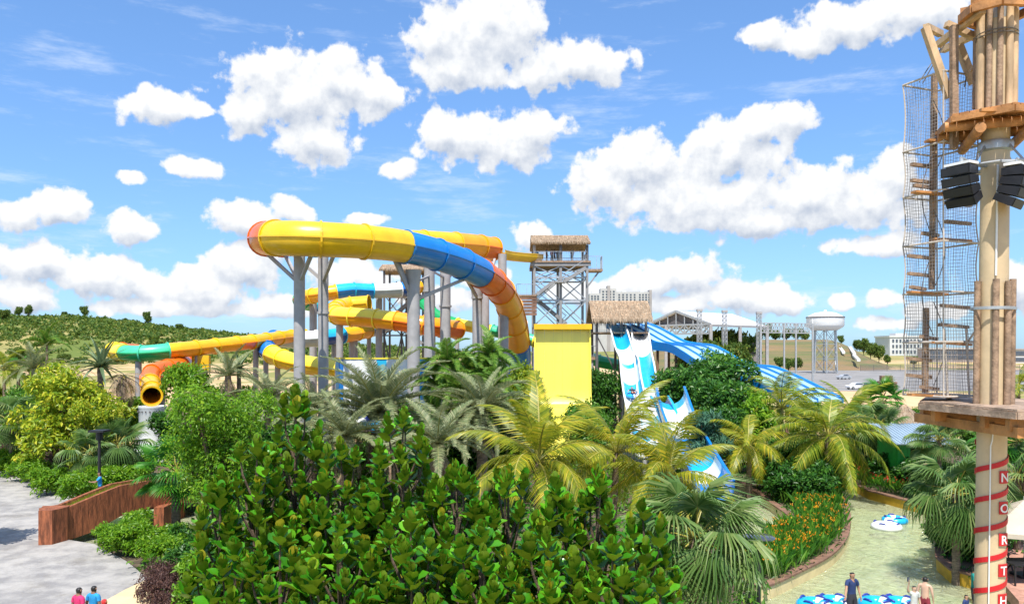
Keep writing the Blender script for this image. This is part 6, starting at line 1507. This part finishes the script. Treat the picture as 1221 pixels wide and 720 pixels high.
dm = head_d(681, 1.32); person('man in a navy shirt standing in the river between two double tubes', X(1016,dm), dm, zf_, .25, 1.77, 'skin_a', 'navy', 'dark', pose=dict(rsho=(-.185,0,1.41), relb=(-.30,-.10,1.18), rwri=(-.42,-.22,1.02), lelb=(.26,.02,1.14), lwri=(.24,-.1,.92)))
db = head_d(697, 1.02); person('child with one arm raised holding a phone beside the bare-chested man', X(1090,db), db, zf_, .1, 1.46, 'skin_b', 'pale', 'red', pose=dict(relb=(-.30,-.06,1.58), rwri=(-.30,-.12,1.82)))
ds = head_d(687, 1.22); person('bare-chested man with dark trunks standing in the river', X(1103,ds), ds, zf_, 2.5, 1.68, 'skin_b', None, 'maroon')
dk_ = head_d(708, .75); person('dark-haired child standing low in the river by the bank', X(1152,dk_), dk_, zf_, .6, 1.2, 'skin_a', 'navy', 'dark')
dg_ = head_d(674, 1.32); person('man in a teal shirt standing in the river behind the striped pole', X(1162,dg_), dg_, zf_, 1.2, 1.77, 'skin_c', 'teal', 'dark')
dpk = head_d(699, 2.0); person('person in a pink top walking on the grey plaza', X(94,dpk), dpk, .3, 2.7, 1.70, 'skin_c', 'pink', 'dark')
dpk2 = head_d(701, 1.98); person('person in a bright blue top walking beside the one in pink', X(102,dpk2), dpk2+.45, .3, 2.9, 1.64, 'skin_c', 'sky', 'dark')
dr2 = head_d(713, 1.85); person('person wearing a red headscarf on the plaza', X(124,dr2), dr2, .3, 2.8, 1.55, 'skin_a', 'red', 'dark', cap='red')
dbr = 40.2; person('person in a bright blue shirt crossing the brown footbridge', X(119,dbr), dbr, Zp(562,dbr)-1.70, -1.2, 1.70, 'skin_c', 'sky', 'dark', pose=dict(lelb=(.22,-.18,1.2), lwri=(.1,-.36,1.22), relb=(-.22,-.15,1.2), rwri=(-.1,-.36,1.2)))
zt4 = Zp(311,93)+.0
for i, (px, tp, sk, hh, yy, lb) in enumerate(((640,'sky','skin_b',1.55,95.2,'person in light blue leaning at the left rail of the tall tower'),(652,'navy','skin_a',1.7,94.6,'person in navy standing on the tall tower near its yellow chute'),(658,'maroon','skin_a',1.72,95.5,'person in maroon in the pair on the tall tower'),(661,'blue','skin_c',1.75,96.2,'person in blue in the pair on the tall tower'),(669,'dark','skin_c',1.6,94.4,'person in dark clothes at the middle post of the tall tower'),(682,'dark','skin_b',1.7,94.8,'person in black standing alone on the right half of the tall tower'))):
    person(lb, X(px,yy), yy, zt4-.02, i*1.1, hh, sk, tp, 'dark', long=i % 2 == 0)
person('person waiting at the rail of the small distant tower', X(473,100.5), 100.5, Zp(352,100)+.1, .4, 1.7, 'skin_c', 'teal', 'dark')
sit = dict(pelvis=(0,0,.16), waist=(0,.12,.22), chest=(0,.30,.32), collar=(0,.42,.42), neck=(0,.46,.47), jaw=(0,.47,.53), face=(0,.48,.60), crown=(0,.50,.67))
for s, n in ((-1,'r'),(1,'l')): sit.update({n+'sho':(s*.17,.40,.42), n+'elb':(s*.36,.22,.34), n+'wri':(s*.40,.0,.28), n+'hip':(s*.09,-.03,.16), n+'kne':(s*.13,-.42,.30), n+'ank':(s*.11,-.80,.20), n+'toe':(s*.12,-.90,.28)})
pr_ = at(754.5, 465, 62.6); ringpos = pr_+Vector((0,0,-.50))
person('rider sitting back on a ring in the white and cyan open slide', ringpos.x, ringpos.y, ringpos.z+.12, 0, 1.6, 'skin_b', 'dark', 'red', pose=sit)

ph = thing('phone', 'dark phone held up in the raised hand of the child', 'phone', (X(1090,db)-.30*.849, db-.12*.849, zf_+1.93*.849))
MB().box(ROOT[ph]+Vector((0,-.02,.06)), (.085,.012,.16)).build('case', M['black'], ph); MB().box(ROOT[ph]+Vector((0,-.03,.06)), (.072,.006,.14)).build('screen', M['bwin'], ph)
# ------------------------------------------------------------------ inflatable tubes
M['vinyl_white'] = mat('white_vinyl', (.78,.80,.82), .3, .04, 2, coat=.4); M['vinyl_blue'] = mat('cyan_vinyl', (.01,.42,.80), .3, .06, 2, coat=.4); M['vinyl_navy'] = mat('navy_vinyl', (.02,.04,.30), .35, .06, 2, coat=.3)
def torus(R0, r, n=28, k=12, a0=0, a1=2*math.pi):
    full = a1-a0 > 6.2; vs = []; nn = n if full else n+1
    for i in range(nn):
        a = a0+(a1-a0)*i/n
        for j in range(k): b = j*2*math.pi/k; vs.append(((R0+r*math.cos(b))*math.cos(a), (R0+r*math.cos(b))*math.sin(a), r*.85*math.sin(b)))
    return MB().add(vs, [(i*k+j, ((i+1)%nn)*k+j, ((i+1)%nn)*k+(j+1)%k, i*k+(j+1)%k) for i in range(n) for j in range(k)])
def ring_float(label, p, R0, r, c1, c2, rz=0, tilt=0, double=False, group=None):
    t = thing('inflatable_double_tube' if double else 'inflatable_tube', label, 'inflatable tube', (0,0,0), group)
    cs_ = ((-R0*1.02,0,0),(R0*1.02,0,0)) if double else ((0,0,0),)
    for q in cs_:
        for k in range(8):
            m = torus(R0, r, 5, 12, k*math.pi/4, (k+1)*math.pi/4); m.v = [(v[0]+q[0], v[1]+q[1], v[2]+r*.62) for v in m.v]; m.build('tube_panel', M[c1 if (k % 3 or double and k % 2) else c2], t, 'all')
        for k in range(4):
            a = k*math.pi/2+.5; M_ = Matrix.Rotation(a, 3, 'Z')
            h = MB().tube([Vector(q)+M_ @ Vector((R0+r*.2,-.16,r*1.42)), Vector(q)+M_ @ Vector((R0+r*.25,-.08,r*1.62)), Vector(q)+M_ @ Vector((R0+r*.25,.08,r*1.62)), Vector(q)+M_ @ Vector((R0+r*.2,.16,r*1.42))], .035, 6).build('handle', M['vinyl_navy'], t, 'all')
    t.location = p; t.rotation_euler = (tilt, 0, rz); return t
ring_float('white inflatable tube with navy handles floating on the river', gr(1057,631,-.04), .50, .23, 'vinyl_white', 'vinyl_white', .3)
ring_float('blue inflatable tube floating against the white one', gr(1067,623,-.04), .42, .22, 'vinyl_blue', 'vinyl_white', 1.0)
d_ = 27.6; ring_float('blue and white double inflatable tube at the left hand of the man in navy', Vector((X(980,d_), d_-.2, -.06)), .38, .23, 'vinyl_blue', 'vinyl_white', .25, 0, True)
d_ = 27.5; ring_float('blue and white double inflatable tube between the man in navy and the child', Vector((X(1057,d_), d_-.1, -.06)), .38, .23, 'vinyl_blue', 'vinyl_white', -.05, 0, True)
ring_float('cyan ring carrying the rider down the open slide', ringpos+Vector((0,0,-.05)), .40, .18, 'vinyl_blue', 'vinyl_white', 0, -.0)
for i, (px, py) in enumerate(((440,509),(425,505),(455,514))):
    q = at(px, py, 33); q.z = .3
    ring_float(('blue','white and navy','pale blue')[i]+' inflatable tube stacked on a rack behind the fig leaves', at(px, py, 38), .45, .2, ('vinyl_blue','vinyl_white','vinyl_blue')[i], ('vinyl_blue','vinyl_navy','vinyl_white')[i], i)
rk = thing('tube_rack', 'timber rack holding inflatable tubes behind the fig leaves', 'rack', (X(440,38), 38, .28)); zr_ = Zp(511.5,38)
for i in range(5): MB().box((X(440,38), 37.4+i*.3, zr_-.02), (2.6,.26,.05)).build('slat', M['wood_plank'], rk)
for a in (-1.1,1.1):
    for b in (37.4, 38.6): MB().bar((X(440,38)+a, b, .28), (X(440,38)+a, b, zr_-.04), .12).build('post', M['wood_grey'], rk)
for i, s in ((0,.18),(1,.0),(2,.02)): pass
